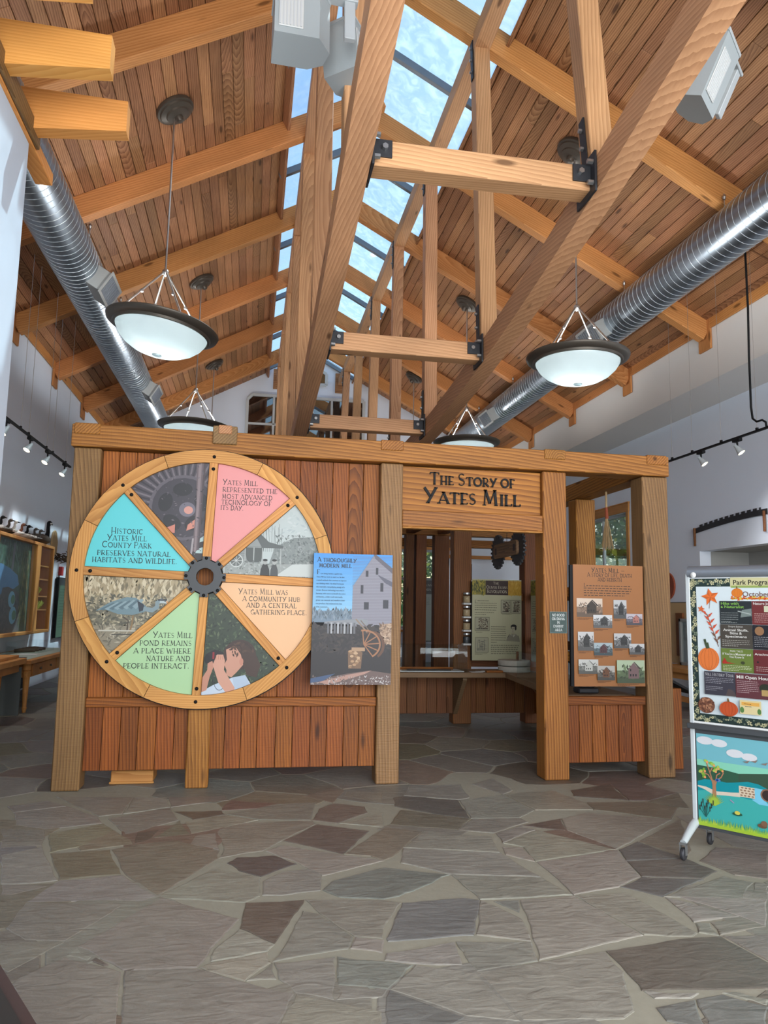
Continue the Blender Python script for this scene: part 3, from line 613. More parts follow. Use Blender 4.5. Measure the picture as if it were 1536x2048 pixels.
for yt in TOPC:
    yf = foot_y(yt); z = chord_z(yf) + .02
    if yf > 12.5: z = chord_z(yf)
    bar('tie_beam', (CX - .76, yf, z), (CX + .76, yf, z), .16, .18, M['truss'], tr)
    for s in (-1, 1):
        x = CX + s * .69
        pl = link('plate', G().bbox((x - .07, yf - .095, z - .035), (x + .07, yf - .081, z + .085), .002).mesh('plate'), M['steel'], tr)
        link('bolt', G().tube([(x - s * .02, yf - .095, z + .025), (x - s * .02, yf - .125, z + .025)], .02, 6).mesh('bolt'), M['bolt'], pl)
        pl = link('plate', G().bbox((CX + s * .752 - .008, yf - .16, z - .13), (CX + s * .752 + .008, yf + .13, z + .16), .002).mesh('plate'), M['steel'], tr)
        for dz in (-.06, .09): link('bolt', G().tube([(CX + s * .744, yf - .13, z + dz), (CX + s * .705, yf - .13, z + dz)], .018, 6).mesh('bolt'), M['bolt'], pl)

# ================================================================== ducts
def duct(X, Z, r, y0, y1, boxes, side, label):
    t = thing('air_duct', label, 'air duct', (X, y0, Z), 0, 'round spiral air ducts')
    g = G(); n = 40; V = []; F = []
    g.tube([(X, y0, Z), (X, y1, Z)], r, 40); g.build('duct_body', M['duct'], t, smooth=True)
    # spiral lock seam
    pts = []; pitch = .105; m = int((y1 - y0) / pitch * 28)
    for i in range(m + 1):
        a = 2 * PI * i / 28; pts.append((X + (r + .001) * math.cos(a), y0 + (y1 - y0) * i / m, Z + (r + .001) * math.sin(a)))
    G().tube(pts, .003, 4).build('spiral_seam', M['seam'], t)
    for yb in boxes:
        d = Vector((-side * math.cos(.55), 0, -math.sin(.55)))
        c = Vector((X, yb, Z)) + d * (r + .06)
        F3 = frame_from(c - d * .10, c + d * .10, up=(0, 1, 0))
        bx = link('register_box', G().bbox((-.14, -.13, -.27), (.09, .13, .27), .004).mesh('register_box'), M['grille'], t, F3)
        link('register_frame', G().box((.09, -.15, -.29), (.105, -.115, .29)).box((.09, .115, -.29), (.105, .15, .29)).box((.09, -.115, -.29), (.105, .115, -.255)).box((.09, -.115, .255), (.105, .115, .29)).mesh('register_frame'), M['grille'], bx, F3)
        me = None
        for k in range(9):
            zz = -.23 + k * .0575
            link('louvre', G().box((.091, -.115, zz - .004), (.108, .115, zz + .012)).mesh('louvre'), M['mull'], bx, F3)
    y = RAFL[4] - .12
    for y in [yy - .12 for yy in RAFR if yy > 4]:
        zt = deck_z(abs(X - CX)) - .25
        G().tube([(X, y, Z + r), (X, y, zt)], .006, 5).build('hanger', M['nickel'], t)
        G().lathe([(.014, -.03), (.022, 0), (.014, .03)], 8, T(X, y, zt - .04)).build('hanger_hook', M['nickel'], t)
    return t
duct(-2.19, 5.43, .27, 1.0, YG - .05, [9.2, 13.85], -1, 'round spiral steel duct hung along the left roof slope')
duct(5.11, 5.66, .27, 1.0, YG - .05, [9.95, 14.9], 1, 'round spiral steel duct hung along the right roof slope')

# ================================================================== bowl chandeliers
def chandelier(x, y, label, lean=0):
    zt = deck_z(abs(x - CX)); side = -1 if x < CX else 1
    t = thing('bowl_chandelier', label, 'chandelier', (x, y, zt), 0, 'bowl chandeliers')
    tilt = RY(side * ang)
    Mt = T(x, y, zt - .02) @ tilt
    link('canopy', G().lathe([(0, -.16), (.035, -.155), (.05, -.12), (.05, -.10), (.13, -.085), (.135, -.065), (.15, -.06), (.19, -.05), (.195, -.03), (.22, -.025), (.225, 0), (.22, .015), (0, .015)], 36).mesh('canopy', True), M['bronze'], t, Mt)
    zr = 4.44; za = 5.10
    Ml = T(x, y, zr) @ RY(lean)
    G().tube([(x, y, zt - .13), (x, y, za)], .011, 8).build('rod', M['nickel'], t)
    G().lathe([(0, .05), (.02, .04), (.035, .02), (.035, -.02), (.02, -.04), (0, -.05)], 12, T(x, y, za)).build('collar', M['nickel'], t, smooth=True)
    for k in range(4):
        a = .5 + PI / 2 * k; c, s = math.cos(a), math.sin(a)
        e_ = Ml @ Vector((.51 * c, .51 * s, .035)); ar = G().tube([(x + .02 * c, y + .02 * s, za), e_], .011, 6).build('arm', M['nickel'], t)
        G().lathe([(0, .022), (.02, .012), (.02, -.012), (0, -.022)], 8, T((x + e_.x) / 2, (y + e_.y) / 2, (za + e_.z) / 2)).build('arm_joint', M['nickel'], ar)
    link('rim', G().lathe([(.492, -.025), (.502, -.045), (.522, -.042), (.532, -.02), (.565, -.012), (.60, .008), (.61, .035), (.60, .045), (.54, .038), (.50, .022), (.492, .0)], 64, closed=True).mesh('rim', True), M['bronze'], t, Ml)
    prof = [(.50, -.010), (.49, -.055), (.452, -.12), (.378, -.19), (.28, -.245), (.17, -.28), (.07, -.293), (.0, -.295)]
    prof = prof + [(r * .98, z + .01) for r, z in reversed(prof)]
    link('bowl', G().lathe(prof, 64).mesh('bowl', True), M['opal'], t, Ml)
    link('finial', G().lathe([(.055, -.286), (.05, -.305), (.02, -.312), (0, -.312)], 20).mesh('finial', True), M['opal'], t, Ml)
    ld = bpy.data.lights.new('bowl_lamp', 'POINT'); ld.energy = 62; ld.shadow_soft_size = .12; ld.color = (1, .98, .96)
    lo_ = bpy.data.objects.new('bowl_lamp', ld); col.objects.link(lo_); lo_.parent = t; lo_.matrix_basis = WM[t.name].inverted() @ T(x, y, zr - .10)
    return t
CH = [(-1.07, 8.27, 'nearest bowl chandelier of the left row, hanging beside the left duct'), (-1.06, 12.95, 'second bowl chandelier of the left row, half hidden behind the exhibit beam'), (-1.05, 17.6, 'farthest chandelier of the left row, only its canopy and rod showing'),
      (3.76, 8.2, 'nearest bowl chandelier of the right row, in front of the right duct'), (3.78, 13.0, 'second bowl chandelier of the right row, rim peeking over the exhibit beam'), (3.78, 17.65, 'farthest chandelier of the right row, only its canopy and rod showing')]
for k, (x, y, l) in enumerate(CH): chandelier(x, y, l, .14 if k == 0 else .03 if k == 1 else 0)
# ================================================================== flat print: coloured polygons and lettering
def arc(cx, cy, rx, ry, a0, a1, n=14):
    return [(cx + rx * math.cos(math.radians(a0 + (a1 - a0) * i / n)), cy + ry * math.sin(math.radians(a0 + (a1 - a0) * i / n))) for i in range(n + 1)]
# capitals as pen strokes: (width, [(points, heavy?)...])
GL = {
 'A': (.86, [([(.42, 1), (.82, 0)], 1), ([(.42, 1), (.04, 0)], 0), ([(.14, .27), (.70, .27)], 0)]),
 'B': (.66, [([(.14, 0), (.14, 1)], 1), ([(.14, .99)] + arc(.34, .77, .22, .22, 90, -90) + [(.14, .55)], 0), ([(.14, .55)] + arc(.36, .28, .26, .27, 90, -90) + [(.14, .01)], 0)]),
 'C': (.82, [(arc(.45, .5, .38, .48, 45, 180), 1), (arc(.45, .5, .38, .48, 180, 318), 1), ([(.72, .84), (.74, .98)], 0)]),
 'D': (.84, [([(.14, 0), (.14, 1)], 1), ([(.02, .99), (.3, .99)] + arc(.34, .5, .43, .49, 88, -88) + [(.3, .01), (.02, .01)], 1)]),
 'E': (.62, [([(.14, 0), (.14, 1)], 1), ([(.02, .98), (.58, .98)], 0), ([(.14, .42), (.48, .42)], 0), ([(.02, .02), (.60, .02)], 0), ([(.58, .98), (.58, .86)], 0), ([(.60, .02), (.60, .14)], 0)]),
 'F': (.58, [([(.14, 0), (.14, 1)], 1), ([(.02, .98), (.56, .98)], 0), ([(.14, .45), (.46, .45)], 0), ([(.56, .98), (.56, .84)], 0)]),
 'G': (.86, [(arc(.45, .5, .38, .48, 50, 180), 1), (arc(.45, .5, .38, .48, 180, 360), 0), ([(.80, 0), (.80, .42)], 1), ([(.56, .42), (.84, .42)], 0)]),
 'H': (.84, [([(.14, 0), (.14, 1)], 1), ([(.70, 0), (.70, 1)], 1), ([(.14, .36), (.70, .36)], 0)]),
 'I': (.30, [([(.15, 0), (.15, 1)], 1)]),
 'J': (.42, [([(.28, 1), (.28, .2)] + arc(.12, .2, .16, .2, 0, -110), 1)]),
 'K': (.76, [([(.14, 0), (.14, 1)], 1), ([(.14, .42), (.62, 1)], 0), ([(.28, .58), (.74, 0)], 1)]),
 'L': (.64, [([(.14, 0), (.14, 1)], 1), ([(.02, .02), (.62, .02)], 0), ([(.62, .02), (.62, .2)], 0)]),
 'M': (1.0, [([(.14, 0), (.20, 1)], 0), ([(.20, 1), (.48, .1)], 1), ([(.48, .1), (.78, 1)], 0), ([(.78, 1), (.86, 0)], 1)]),
 'N': (.86, [([(.14, 0), (.14, 1)], 0), ([(.12, 1), (.72, 0)], 1), ([(.72, 0), (.72, 1)], 0)]),
 'O': (.96, [(arc(.48, .5, .42, .48, 90, 270, 18), 1), (arc(.48, .5, .42, .48, 90, -90, 18), 1)]),
 'P': (.64, [([(.14, 0), (.14, 1)], 1), ([(.02, .99)] + arc(.32, .70, .28, .29, 90, -90) + [(.14, .41)], 0)]),
 'Q': (.96, [(arc(.48, .5, .42, .48, 90, 270, 18), 1), (arc(.48, .5, .42, .48, 90, -90, 18), 1), ([(.5, .2), (.92, -.12)], 0)]),
 'R': (.78, [([(.14, 0), (.14, 1)], 1), ([(.02, .99)] + arc(.34, .70, .28, .29, 90, -90) + [(.14, .41)], 0), ([(.30, .41), (.74, 0)], 1)]),
 'S': (.62, [(arc(.32, .74, .22, .24, 35, 225), 0), ([(.16, .57), (.46, .42)], 1), (arc(.30, .26, .24, .25, 40, -150), 0)]),
 'T': (.78, [([(.39, 0), (.39, 1)], 1), ([(.02, .98), (.76, .98)], 0), ([(.02, .98), (.02, .84)], 0), ([(.76, .98), (.76, .84)], 0)]),
 'U': (.82, [([(.14, 1), (.14, .32)] + arc(.41, .32, .27, .31, 180, 360) + [(.68, 1)], 1)]),
 'V': (.80, [([(.04, 1), (.42, 0)], 1), ([(.42, 0), (.76, 1)], 0)]),
 'W': (1.16, [([(.04, 1), (.34, 0)], 1), ([(.34, 0), (.58, .86)], 0), ([(.58, .86), (.82, 0)], 1), ([(.82, 0), (1.12, 1)], 0)]),
 'X': (.76, [([(.06, 1), (.70, 0)], 1), ([(.66, 1), (.08, 0)], 0)]),
 'Y': (.80, [([(.04, 1), (.40, .42)], 1), ([(.74, 1), (.26, 0)], 1)]),
 'Z': (.70, [([(.06, .98), (.64, .98)], 0), ([(.64, .98), (.06, .02)], 1), ([(.06, .02), (.66, .02)], 0)]),
 '.': (.26, [([(.08, .05), (.17, .05)], 2)]), ',': (.26, [([(.15, .1), (.08, -.14)], 1)]), '-': (.5, [([(.06, .42), (.44, .42)], 0)]), '~': (.9, [([(.06, .42), (.84, .42)], 0)]),
}
SERIF = set('AHIKMNPRFTVWYBDELU')
def ribbon(pts, w):
    P = [Vector((p[0], p[1])) for p in pts]; L = []; R = []
    for i, p in enumerate(P):
        a = P[max(i - 1, 0)]; b = P[min(i + 1, len(P) - 1)]; d = (b - a)
        if d.length < 1e-6: d = Vector((1, 0))
        d.normalize(); n = Vector((-d.y, d.x)) * w / 2; L.append(p + n); R.append(p - n)
    return [[L[i], L[i + 1], R[i + 1], R[i]] for i in range(len(P) - 1)]
def text_polys(s, h, heavy=.13, thin=.055, xs=1.12, small=.76, track=.10):
    """small-caps text at the origin, baseline 0; returns polygons and the width"""
    out = []; x = 0
    for ch in s:
        if ch == ' ': x += .42 * h * xs * small; continue
        k = 1.0 if (ch.isupper() or not ch.isalpha()) else small
        g = GL.get(ch.upper())
        if not g: x += .4 * h; continue
        sx, sy = h * k * xs, h * k
        for pts, hv in g[1]:
            w = (heavy if hv == 1 else thin if hv == 0 else .12) * h * (k * .5 + .5)
            pp = [(x + px * sx, py * sy) for px, py in pts]; out += ribbon(pp, w)
            if ch.upper() in SERIF and len(pts) == 2 and pts[0][0] != pts[1][0] or (len(pts) == 2 and abs(pts[0][0] - pts[1][0]) < .1 and ch.upper() in SERIF):
                if abs(pts[0][1] - pts[1][1]) > .7:
                    for q in pts:
                        if q[1] in (0, 1): out += ribbon([(x + q[0] * sx - .11 * h, q[1] * sy), (x + q[0] * sx + .11 * h, q[1] * sy)], thin * .9 * h)
        x += (g[0] + track) * sx
    return out, x - track * h * xs
class Art:
    """flat artwork in panel coordinates (u right, v up, metres); later layers lie a hair in front"""
    def __init__(s, step=.00012): s.P = []; s.C = []; s.Z = []; s.z = 0; s.step = step; s.clip = None; s.k = 0; s.top = 0; s.gain = .64
    def layer(s): s.z = s.top + s.step; s.top = s.z; s.k = 0
    def poly(s, pts, c, same=False):
        if not same: s.layer()
        pts = [(p[0], p[1]) for p in pts]
        if s.clip: pts = clip_poly(pts, s.clip)
        if len(pts) < 3: return
        z = s.z + (s.k % 24) * .000012; s.k += 1; s.top = max(s.top, z); s.P.append(pts); s.C.append(tuple(min(.9, v * s.gain) for v in lin(c)[:3]) + (1,)); s.Z.append(z)
    def rect(s, x0, y0, x1, y1, c, same=False): s.poly([(x0, y0), (x1, y0), (x1, y1), (x0, y1)], c, same)
    def disc(s, x, y, rx, ry, c, n=24, a0=0, a1=360, rot=0, same=False):
        p = arc(0, 0, rx, ry, a0, a1, n)
        if a1 - a0 >= 360: p = p[:-1]
        cr, sr = math.cos(rot), math.sin(rot); s.poly([(x + a * cr - b * sr, y + a * sr + b * cr) for a, b in p], c, same)
    def line(s, pts, w, c, same=False):
        if not same: s.layer()
        for q in ribbon(pts, w): s.poly(q, c, True)
    def text(s, t, x, y, h, c, align='l', same=False, **k):
        P, w = text_polys(t, h, **k); ox = x - (w / 2 if align == 'c' else w if align == 'r' else 0)
        if not same: s.layer()
        for q in P: s.poly([(a[0] + ox, a[1] + y) for a in q], c, True)
        return w
    def fit(s, t, x0, x1, y, h, c, **k):
        """text stretched to run from x0 to x1"""
        P, w = text_polys(t, h, **k); f = (x1 - x0) / w; s.layer()
        for q in P: s.poly([(x0 + a[0] * f, y + a[1]) for a in q], c, True)
    def lines(s, x0, x1, y, n, dy, c, h=.0045, rg=None, last=.6):
        """rows of print too small to read"""
        rg = rg or random.Random(int(abs(x0 * 997 + y * 613)) + n); s.layer()
        for k in range(n):
            x = x0; xe = x1 if k < n - 1 else x0 + (x1 - x0) * last
            xe -= rg.uniform(0, .06) * (x1 - x0)
            while x < xe:
                w = rg.uniform(.012, .035) * (x1 - x0) / .4; s.rect(x, y - k * dy, min(x + w, xe), y - k * dy + h, c, True); x += w + .008 * (x1 - x0) / .4
    def specks(s, x0, y0, x1, y1, n, size, cols, rg, inside=None, asp=1.0, vert=False):
        s.layer()
        for _ in range(n):
            x = rg.uniform(x0, x1); y = rg.uniform(y0, y1)
            if inside and not inside(x, y): continue
            a = rg.uniform(0, PI) if not vert else rg.gauss(PI / 2, .25); r = size * rg.uniform(.5, 1.4); c, d = math.cos(a), math.sin(a)
            q = r * asp; s.poly([(x + r * c, y + r * d), (x - q * d * .4, y + q * c * .4), (x - r * c, y - r * d), (x + q * d * .4, y - q * c * .4)], rg.choice(cols), True)
    def build(s, name, parent, Mw, z0=0):
        V = []; F = []
        for pts, z in zip(s.P, s.Z):
            n = len(V); V += [(x, y, z0 + z) for x, y in pts]; F.append(tuple(range(n, n + len(pts))))
        # orient every face to the front
        F2 = []
        for f in F:
            a = sum(V[f[k]][0] * V[f[(k + 1) % len(f)]][1] - V[f[(k + 1) % len(f)]][0] * V[f[k]][1] for k in range(len(f)))
            F2.append(f if a > 0 else tuple(reversed(f)))
        me = mesh(name, V, F2); setcol(me, s.C)
        o = link(name, me, M['print'], parent, Mw); return o
def clip_poly(poly, conv):
    """Sutherland-Hodgman against a convex counter-clockwise outline"""
    n = len(conv)
    for i in range(n):
        a = conv[i]; b = conv[(i + 1) % n]; out = []
        f = lambda p: (b[0] - a[0]) * (p[1] - a[1]) - (b[1] - a[1]) * (p[0] - a[0])
        for k in range(len(poly)):
            p = poly[k]; q = poly[(k + 1) % len(poly)]; fp, fq = f(p), f(q)
            if fp >= 0: out.append(p)
            if (fp > 0) != (fq > 0) and fp != fq: t = fp / (fp - fq); out.append((p[0] + (q[0] - p[0]) * t, p[1] + (q[1] - p[1]) * t))
        poly = out
        if len(poly) < 3: return []
    return poly
# upright panel facing -Y: u -> +X, v -> +Z, front normal -> -Y
def PANEL(x, y, z): return Matrix(((1, 0, 0, x), (0, 0, -1, y), (0, 1, 0, z), (0, 0, 0, 1)))
def PANELR(x, y, z, rz): return T(x, y, z) @ RZ(rz) @ RX(PI / 2)

# ================================================================== timber pavilion
YF = 6.35
pv = thing('timber_pavilion', 'post-and-beam timber pavilion with plank walls, doorway and painted mill name board', 'pavilion', (1.15, YF, 0))
def post(x0, x1, y0, y1, z0=0, z1=2.70, mat='post', nm='post'):
    return bar(nm, ((x0 + x1) / 2, (y0 + y1) / 2, z0), ((x0 + x1) / 2, (y0 + y1) / 2, z1), x1 - x0, y1 - y0, M[mat], pv, up=(0, 1, 0), e=.008)
post(-1.455, -1.245, YF, YF + .20); post(1.08, 1.275, YF, YF + .2); post(2.56, 2.785, YF, YF + .2, mat='beam'); post(3.53, 3.785, YF, YF + .22)
post(-.45, -.275, YF, YF + .18, 0, .72, 'beam', 'stub_post')
bar('top_beam', (-1.48, YF + .10, 2.80), (3.795, YF + .10, 2.80), .24, .185, M['beam'], pv)
# beam ends and joint blocks that show on the front beam
for x in (-1.36, 1.17, 2.67, 3.67):
    bar('joint_block', (x, YF - .030, 2.855), (x, YF + .16, 2.855), .20, .09, M['beam'], pv)
bl = bar('joint_block', (-.26, YF - .045, 2.86), (-.26, YF + .16, 2.86), .20, .155, M['post'], pv)
bar('tenon', (-.26, YF - .055, 2.905), (-.26, YF - .02, 2.905), .11, .075, M['deck'], bl)
bar('lintel', (1.275, YF + .09, 2.225), (2.56, YF + .09, 2.225), .17, .145, M['beam'], pv)
bar('lintel_strip', (1.275, YF + .05, 2.145), (2.56, YF + .05, 2.145), .10, .014, M['oak'], pv)
# left plank wall: boards above and below the batten
xs = [-1.245]
rgp = random.Random(3)
while xs[-1] < 1.08 - .16: xs.append(xs[-1] + rgp.uniform(.125, .15))
xs.append(1.08)
for k in range(len(xs) - 1):
    x = (xs[k] + xs[k + 1]) / 2; w = xs[k + 1] - xs[k] - .004; dy = rgp.uniform(0, .006)
    bar('wall_board', (x, YF + .10 + dy, .66), (x, YF + .10 + dy, 2.70), w, .025, M['plank'], pv, up=(0, 1, 0), e=.003)
    if not (-.46 < x < -.27): bar('apron_board', (x, YF + .075 + dy, .135), (x, YF + .075 + dy, .66), w, .025, M['plank'], pv, up=(0, 1, 0), e=.003)
bar('batten', (-1.245, YF + .055, .665), (1.08, YF + .055, .665), .05, .075, M['plank'], pv)
bar('top_rail', (-1.245, YF + .14, 2.66), (1.08, YF + .14, 2.66), .06, .08, M['plank2'], pv)
# right apron
for k in range(6):
    x0 = 2.785 + k * .1245; bar('apron_board', (x0 + .062, YF + .08, .13), (x0 + .062, YF + .08, .63), .12, .025, M['plank'], pv, up=(0, 1, 0), e=.003)
bar('apron_rail', (2.785, YF + .06, .665), (3.53, YF + .06, .665), .07, .075, M['plank'], pv)
for z in (1.62, 1.05):
    bar('panel_rail', (2.76, YF + .085, z), (3.56, YF + .085, z), .05, .085, M['beam'], pv)
# right side and back frame
bar('side_beam', (3.67, YF + .2, 2.80), (3.67, 9.75, 2.80), .2, .185, M['beam'], pv)
bar('back_beam', (-1.48, 9.62, 2.80), (3.79, 9.62, 2.80), .2, .185, M['beam'], pv)
bar('side_beam', (-1.38, YF + .2, 2.80), (-1.38, 9.6, 2.80), .2, .185, M['beam'], pv)
post(3.56, 3.79, 7.86, 8.07, mat='beam'); post(3.57, 3.8, 9.5, 9.72, mat='plank2'); post(2.60, 2.84, 9.5, 9.7, mat='plank2')
post(1.62, 1.82, 9.5, 9.7, mat='plank2'); post(.1, .3, 9.5, 9.7, mat='plank2'); post(-1.46, -1.25, 9.5, 9.7, mat='plank2')
for z in (1.62, 1.05, .76): bar('panel_rail', (2.84, 9.60, z), (3.57, 9.60, z), .05, .10, M['plank2'], pv)
for z in (1.62, 1.05): bar('panel_rail', (3.68, YF + .2, z), (3.68, 9.5, z), .05, .10, M['plank2'], pv)
bar('cross_beam', (1.17, YF + .2, 2.78), (1.17, 9.55, 2.78), .16, .16, M['plank2'], pv)
bar('cross_beam', (2.67, YF + .2, 2.78), (2.67, 9.55, 2.78), .16, .16, M['plank2'], pv)
x = -1.25
while x < 3.55:
    bar('apron_board', (x + .065, 9.53, .13), (x + .065, 9.53, .66), .126, .022, M['plank2'], pv, up=(0, 1, 0), e=.003); x += .13
y = YF + .22
while y < 9.45:
    bar('apron_board', (3.70, y + .065, .13), (3.70, y + .065, .63), .126, .022, M['plank'], pv, up=(1, 0, 0), e=.003); y += .13
# board over the doorway with raised lettering
sb = bar('name_board', (1.275, YF + .075, 2.495), (2.56, YF + .075, 2.495), .05, .395, M['signwood'], pv)
def raised(lines, Mw, parent):
    for t, x0, x1, y, h in lines:
        kw = dict(heavy=.17, thin=.075, small=.72, track=.10)
        w = text_polys(t, h, **kw)[1]; f = (x1 - x0) / w; u = x0
        for k, wd in enumerate(t.split(' ')):
            P, ww = text_polys(wd, h, **kw); g = G()
            for q in P:
                pts = [(u + a[0] * f, y + a[1]) for a in q]
                if sum(pts[k][0] * pts[(k + 1) % 4][1] - pts[(k + 1) % 4][0] * pts[k][1] for k in range(4)) < 0: pts.reverse()
                g.prism(pts, 0, .014)
            link('raised_word', g.mesh('raised_word'), M['black'], parent, Mw)
            u += (ww + .10 * h * 1.12 + .42 * h * 1.12 * .72) * f
raised([('The Story of', 1.525, 2.305, 2.542, .105), ('Yates Mill', 1.47, 2.36, 2.375, .135)], PANEL(0, YF + .05, 0), sb)
# counter inside, brackets
ct = thing('corner_counter', 'L-shaped grey-brown wooden counter inside the pavilion doorway', 'counter', (2.4, 9.2, 0))
link('worktop', G().bbox((-1.2, 8.9, .63), (3.55, 9.5, .69)).mesh('worktop'), M['counter'], ct)
link('side_worktop', G().prism([(3.55, 6.62), (3.55, 8.9), (3.09, 8.9), (2.86, 6.62)], .63, .69).mesh('side_worktop'), M['counter'], ct)
for x in (2.62, .9):
    g = G().prism([(0, 0), (.035, 0), (.47, .46), (.47, .5), (0, .5)], -.025, .025)
    link('bracket', g.mesh('bracket'), M['counter'], ct, Matrix(((0, 0, 1, x), (-1, 0, 0, 9.5), (0, 1, 0, .13), (0, 0, 0, 1))))
link('bracket', G().prism([(0, 0), (.035, 0), (.42, .46), (.42, .5), (0, .5)], -.025, .025).mesh('bracket'), M['plank2'], ct, Matrix(((-1, 0, 0, 3.62), (0, 0, 1, 8.35), (0, 1, 0, .13), (0, 0, 0, 1))))
# step block under the left wall
tag(link('wooden_step_box', G().bbox((-1.05, YF + .22, 0), (-.72, YF + .5, .10)).bbox((-1.06, YF + .2, 0), (-.71, YF + .22, .018)).mesh('wooden_step_box'), M['oak']), 'low wooden box on the floor under the plank wall, left of the stub post', 'box')

# ================================================================== the wheel
WCX, WCZ, WR = -.364, 1.671, 1.043
YW = YF - .05
wh = thing('wheel_display', 'big wooden wheel display with eight picture and text sectors and a gear hub', 'display', (WCX, YW, WCZ - WR))
ROT = math.radians(-1.6)
MW = PANEL(WCX, YW, WCZ) @ RZ(ROT)
RI = WR - .105; SW = .068
link('backing', G().lathe([(.07, .0), (WR + .012, .0), (WR + .012, .012), (.07, .012)], 96, closed=True).mesh('backing'), M['black'], wh, MW)
def rim_seg(a0, a1):
    n = 10; V = []; F = []
    for i in range(n + 1):
        a = a0 + (a1 - a0) * i / n; c, s = math.cos(a), math.sin(a)
        for r, z in ((RI, .012), (WR, .012), (WR, .052), (RI, .052)): V.append((r * c, r * s, z))
    for i in range(n):
        for k in range(4): F.append((i * 4 + k, i * 4 + 4 + k, i * 4 + 4 + (k + 1) % 4, i * 4 + (k + 1) % 4))
    F += [(0, 1, 2, 3), (n * 4 + 3, n * 4 + 2, n * 4 + 1, n * 4)]
    return V, F
for k in range(8):      # felloes: each segment's own frame has x along its chord, for the grain
    a0, a1 = PI / 8 + k * PI / 4 + .002, PI / 8 + (k + 1) * PI / 4 - .002; am = (a0 + a1) / 2
    V, F = rim_seg(a0, a1); ML = RZ(am + PI / 2); me = mesh('rim_segment', V, F); me.transform((ML).inverted()); link('rim_segment', me, M['oak'], wh, MW @ ML)
for k in range(8):
    a = k * PI / 4; ML = RZ(a)
    sp = link('spoke', G().bbox((.135, -SW / 2, .012), (RI + .001, SW / 2, .048), .003).mesh('spoke'), M['oak'], wh, MW @ ML)
    for r in (RI - .052, RI + .05):
        link('bolt', G().lathe([(0, .014), (.008, .012), (.014, .005), (.015, 0)], 12, T(r, 0, .050)).mesh('bolt', True), M['black'], sp, MW @ ML)
gp = []
for k in range(8):
    a = k * PI / 4
    for da, r in ((-.225, .135), (-.19, .166), (.19, .166), (.225, .135)): gp.append((r * math.cos(a + da), r * math.sin(a + da)))
g = G(); n = len(gp); inner = [(.071 * math.cos(math.atan2(y, x)), .071 * math.sin(math.atan2(y, x))) for x, y in gp]
for z0, z1 in ((.045, .072),):
    V = [(x, y, z) for z in (z0, z1) for x, y in gp] + [(x, y, z) for z in (z0, z1) for x, y in inner]
    F = []
    for i in range(n):
        j = (i + 1) % n
        F += [(i, j, n + j, n + i), (2 * n + j, 2 * n + i, 3 * n + i, 3 * n + j), (n + i, n + j, 3 * n + j, 3 * n + i), (j, i, 2 * n + i, 2 * n + j)]
    g.add(V, F)
hub = link('gear_hub', g.mesh('gear_hub'), M['char'], wh, MW)
for k in range(8):
    a = k * PI / 4; link('bolt', G().lathe([(0, .014), (.008, .012), (.013, .005), (.014, 0)], 12, T(.150 * math.cos(a), .150 * math.sin(a), .070)).mesh('bolt', True), M['black'], hub, MW)
# ---- sector artwork (unrotated wheel coordinates, centre at the hub)
ROTM = PANEL(WCX, YW, WCZ)
def sector(k, gap=.040):
    """convex outline of sector k between spokes k and k+1, counter-clockwise"""
    a0, a1 = k * PI / 4 + ROT, (k + 1) * PI / 4 + ROT; h = SW / 2 + .003
    am = (a0 + a1) / 2; pts = []
    r0 = .145; d0 = math.asin(h / r0) if h < r0 else 0; R1 = RI - .001; d1 = math.asin(h / R1)
    pts.append((r0 * math.cos(a0 + d0), r0 * math.sin(a0 + d0)))
    for i in range(13):
        a = a0 + d1 + (a1 - a0 - 2 * d1) * i / 12; pts.append((R1 * math.cos(a), R1 * math.sin(a)))
    pts.append((r0 * math.cos(a1 - d0), r0 * math.sin(a1 - d0)))
    return pts
INK = (30, 30, 34)
def sector_panel(k, bg, draw):
    A = Art(); A.clip = sector(k); A.poly(A.clip, bg); draw(A)
    g = G().prism(A.clip, .012, .020); pn = link('sector_panel', g.mesh('sector_panel'), M['black'], wh, ROTM)
    A.build('print', pn, ROTM, .0203)
# pixel-measured positions of the lettering, as offsets from the hub centre in metres
def px(x, y): return ((x - 413) * .00395 + (y - 1155) * .00008, -(y - 1155) * .00402 + (x - 413) * .000075)
def words(A, rows, h, c=INK, **kw):
    for t, x0, x1, y in rows:
        a = px(x0, y); b = px(x1, y); A.fit(t, a[0], b[0], (a[1] + b[1]) / 2, h, c, heavy=.135, thin=.07, small=.80, **kw)
sector_panel(1, (246, 160, 158), lambda A: words(A, [('Yates Mill', 443, 515, 966), ('represented the', 443, 556, 981), ('most advanced', 442, 546, 995), ('technology of', 441, 544, 1007), ('its day.', 440, 487, 1018)], .046))
sector_panel(3, (104, 222, 228), lambda A: words(A, [('Historic', 224, 286, 1070), ('Yates Mill', 217, 294, 1084), ('County Park', 208, 304, 1098), ('preserves natural', 199, 342, 1114), ('habitats and wildlife.', 190, 356, 1128)], .048))
sector_panel(5, (186, 226, 172), lambda A: words(A, [('Yates Mill', 313, 390, 1276), ('pond remains', 288, 389, 1291), ('a place where', 277, 388, 1306), ('nature and', 302, 387, 1321), ('people interact.', 258, 386, 1335)], .048))
sector_panel(7, (252, 200, 150), lambda A: words(A, [('Yates Mill was', 480, 582, 1190), ('a community hub', 489, 607, 1204), ('and a central', 497, 600, 1217), ('gathering place.', 506, 622, 1231)], .046))
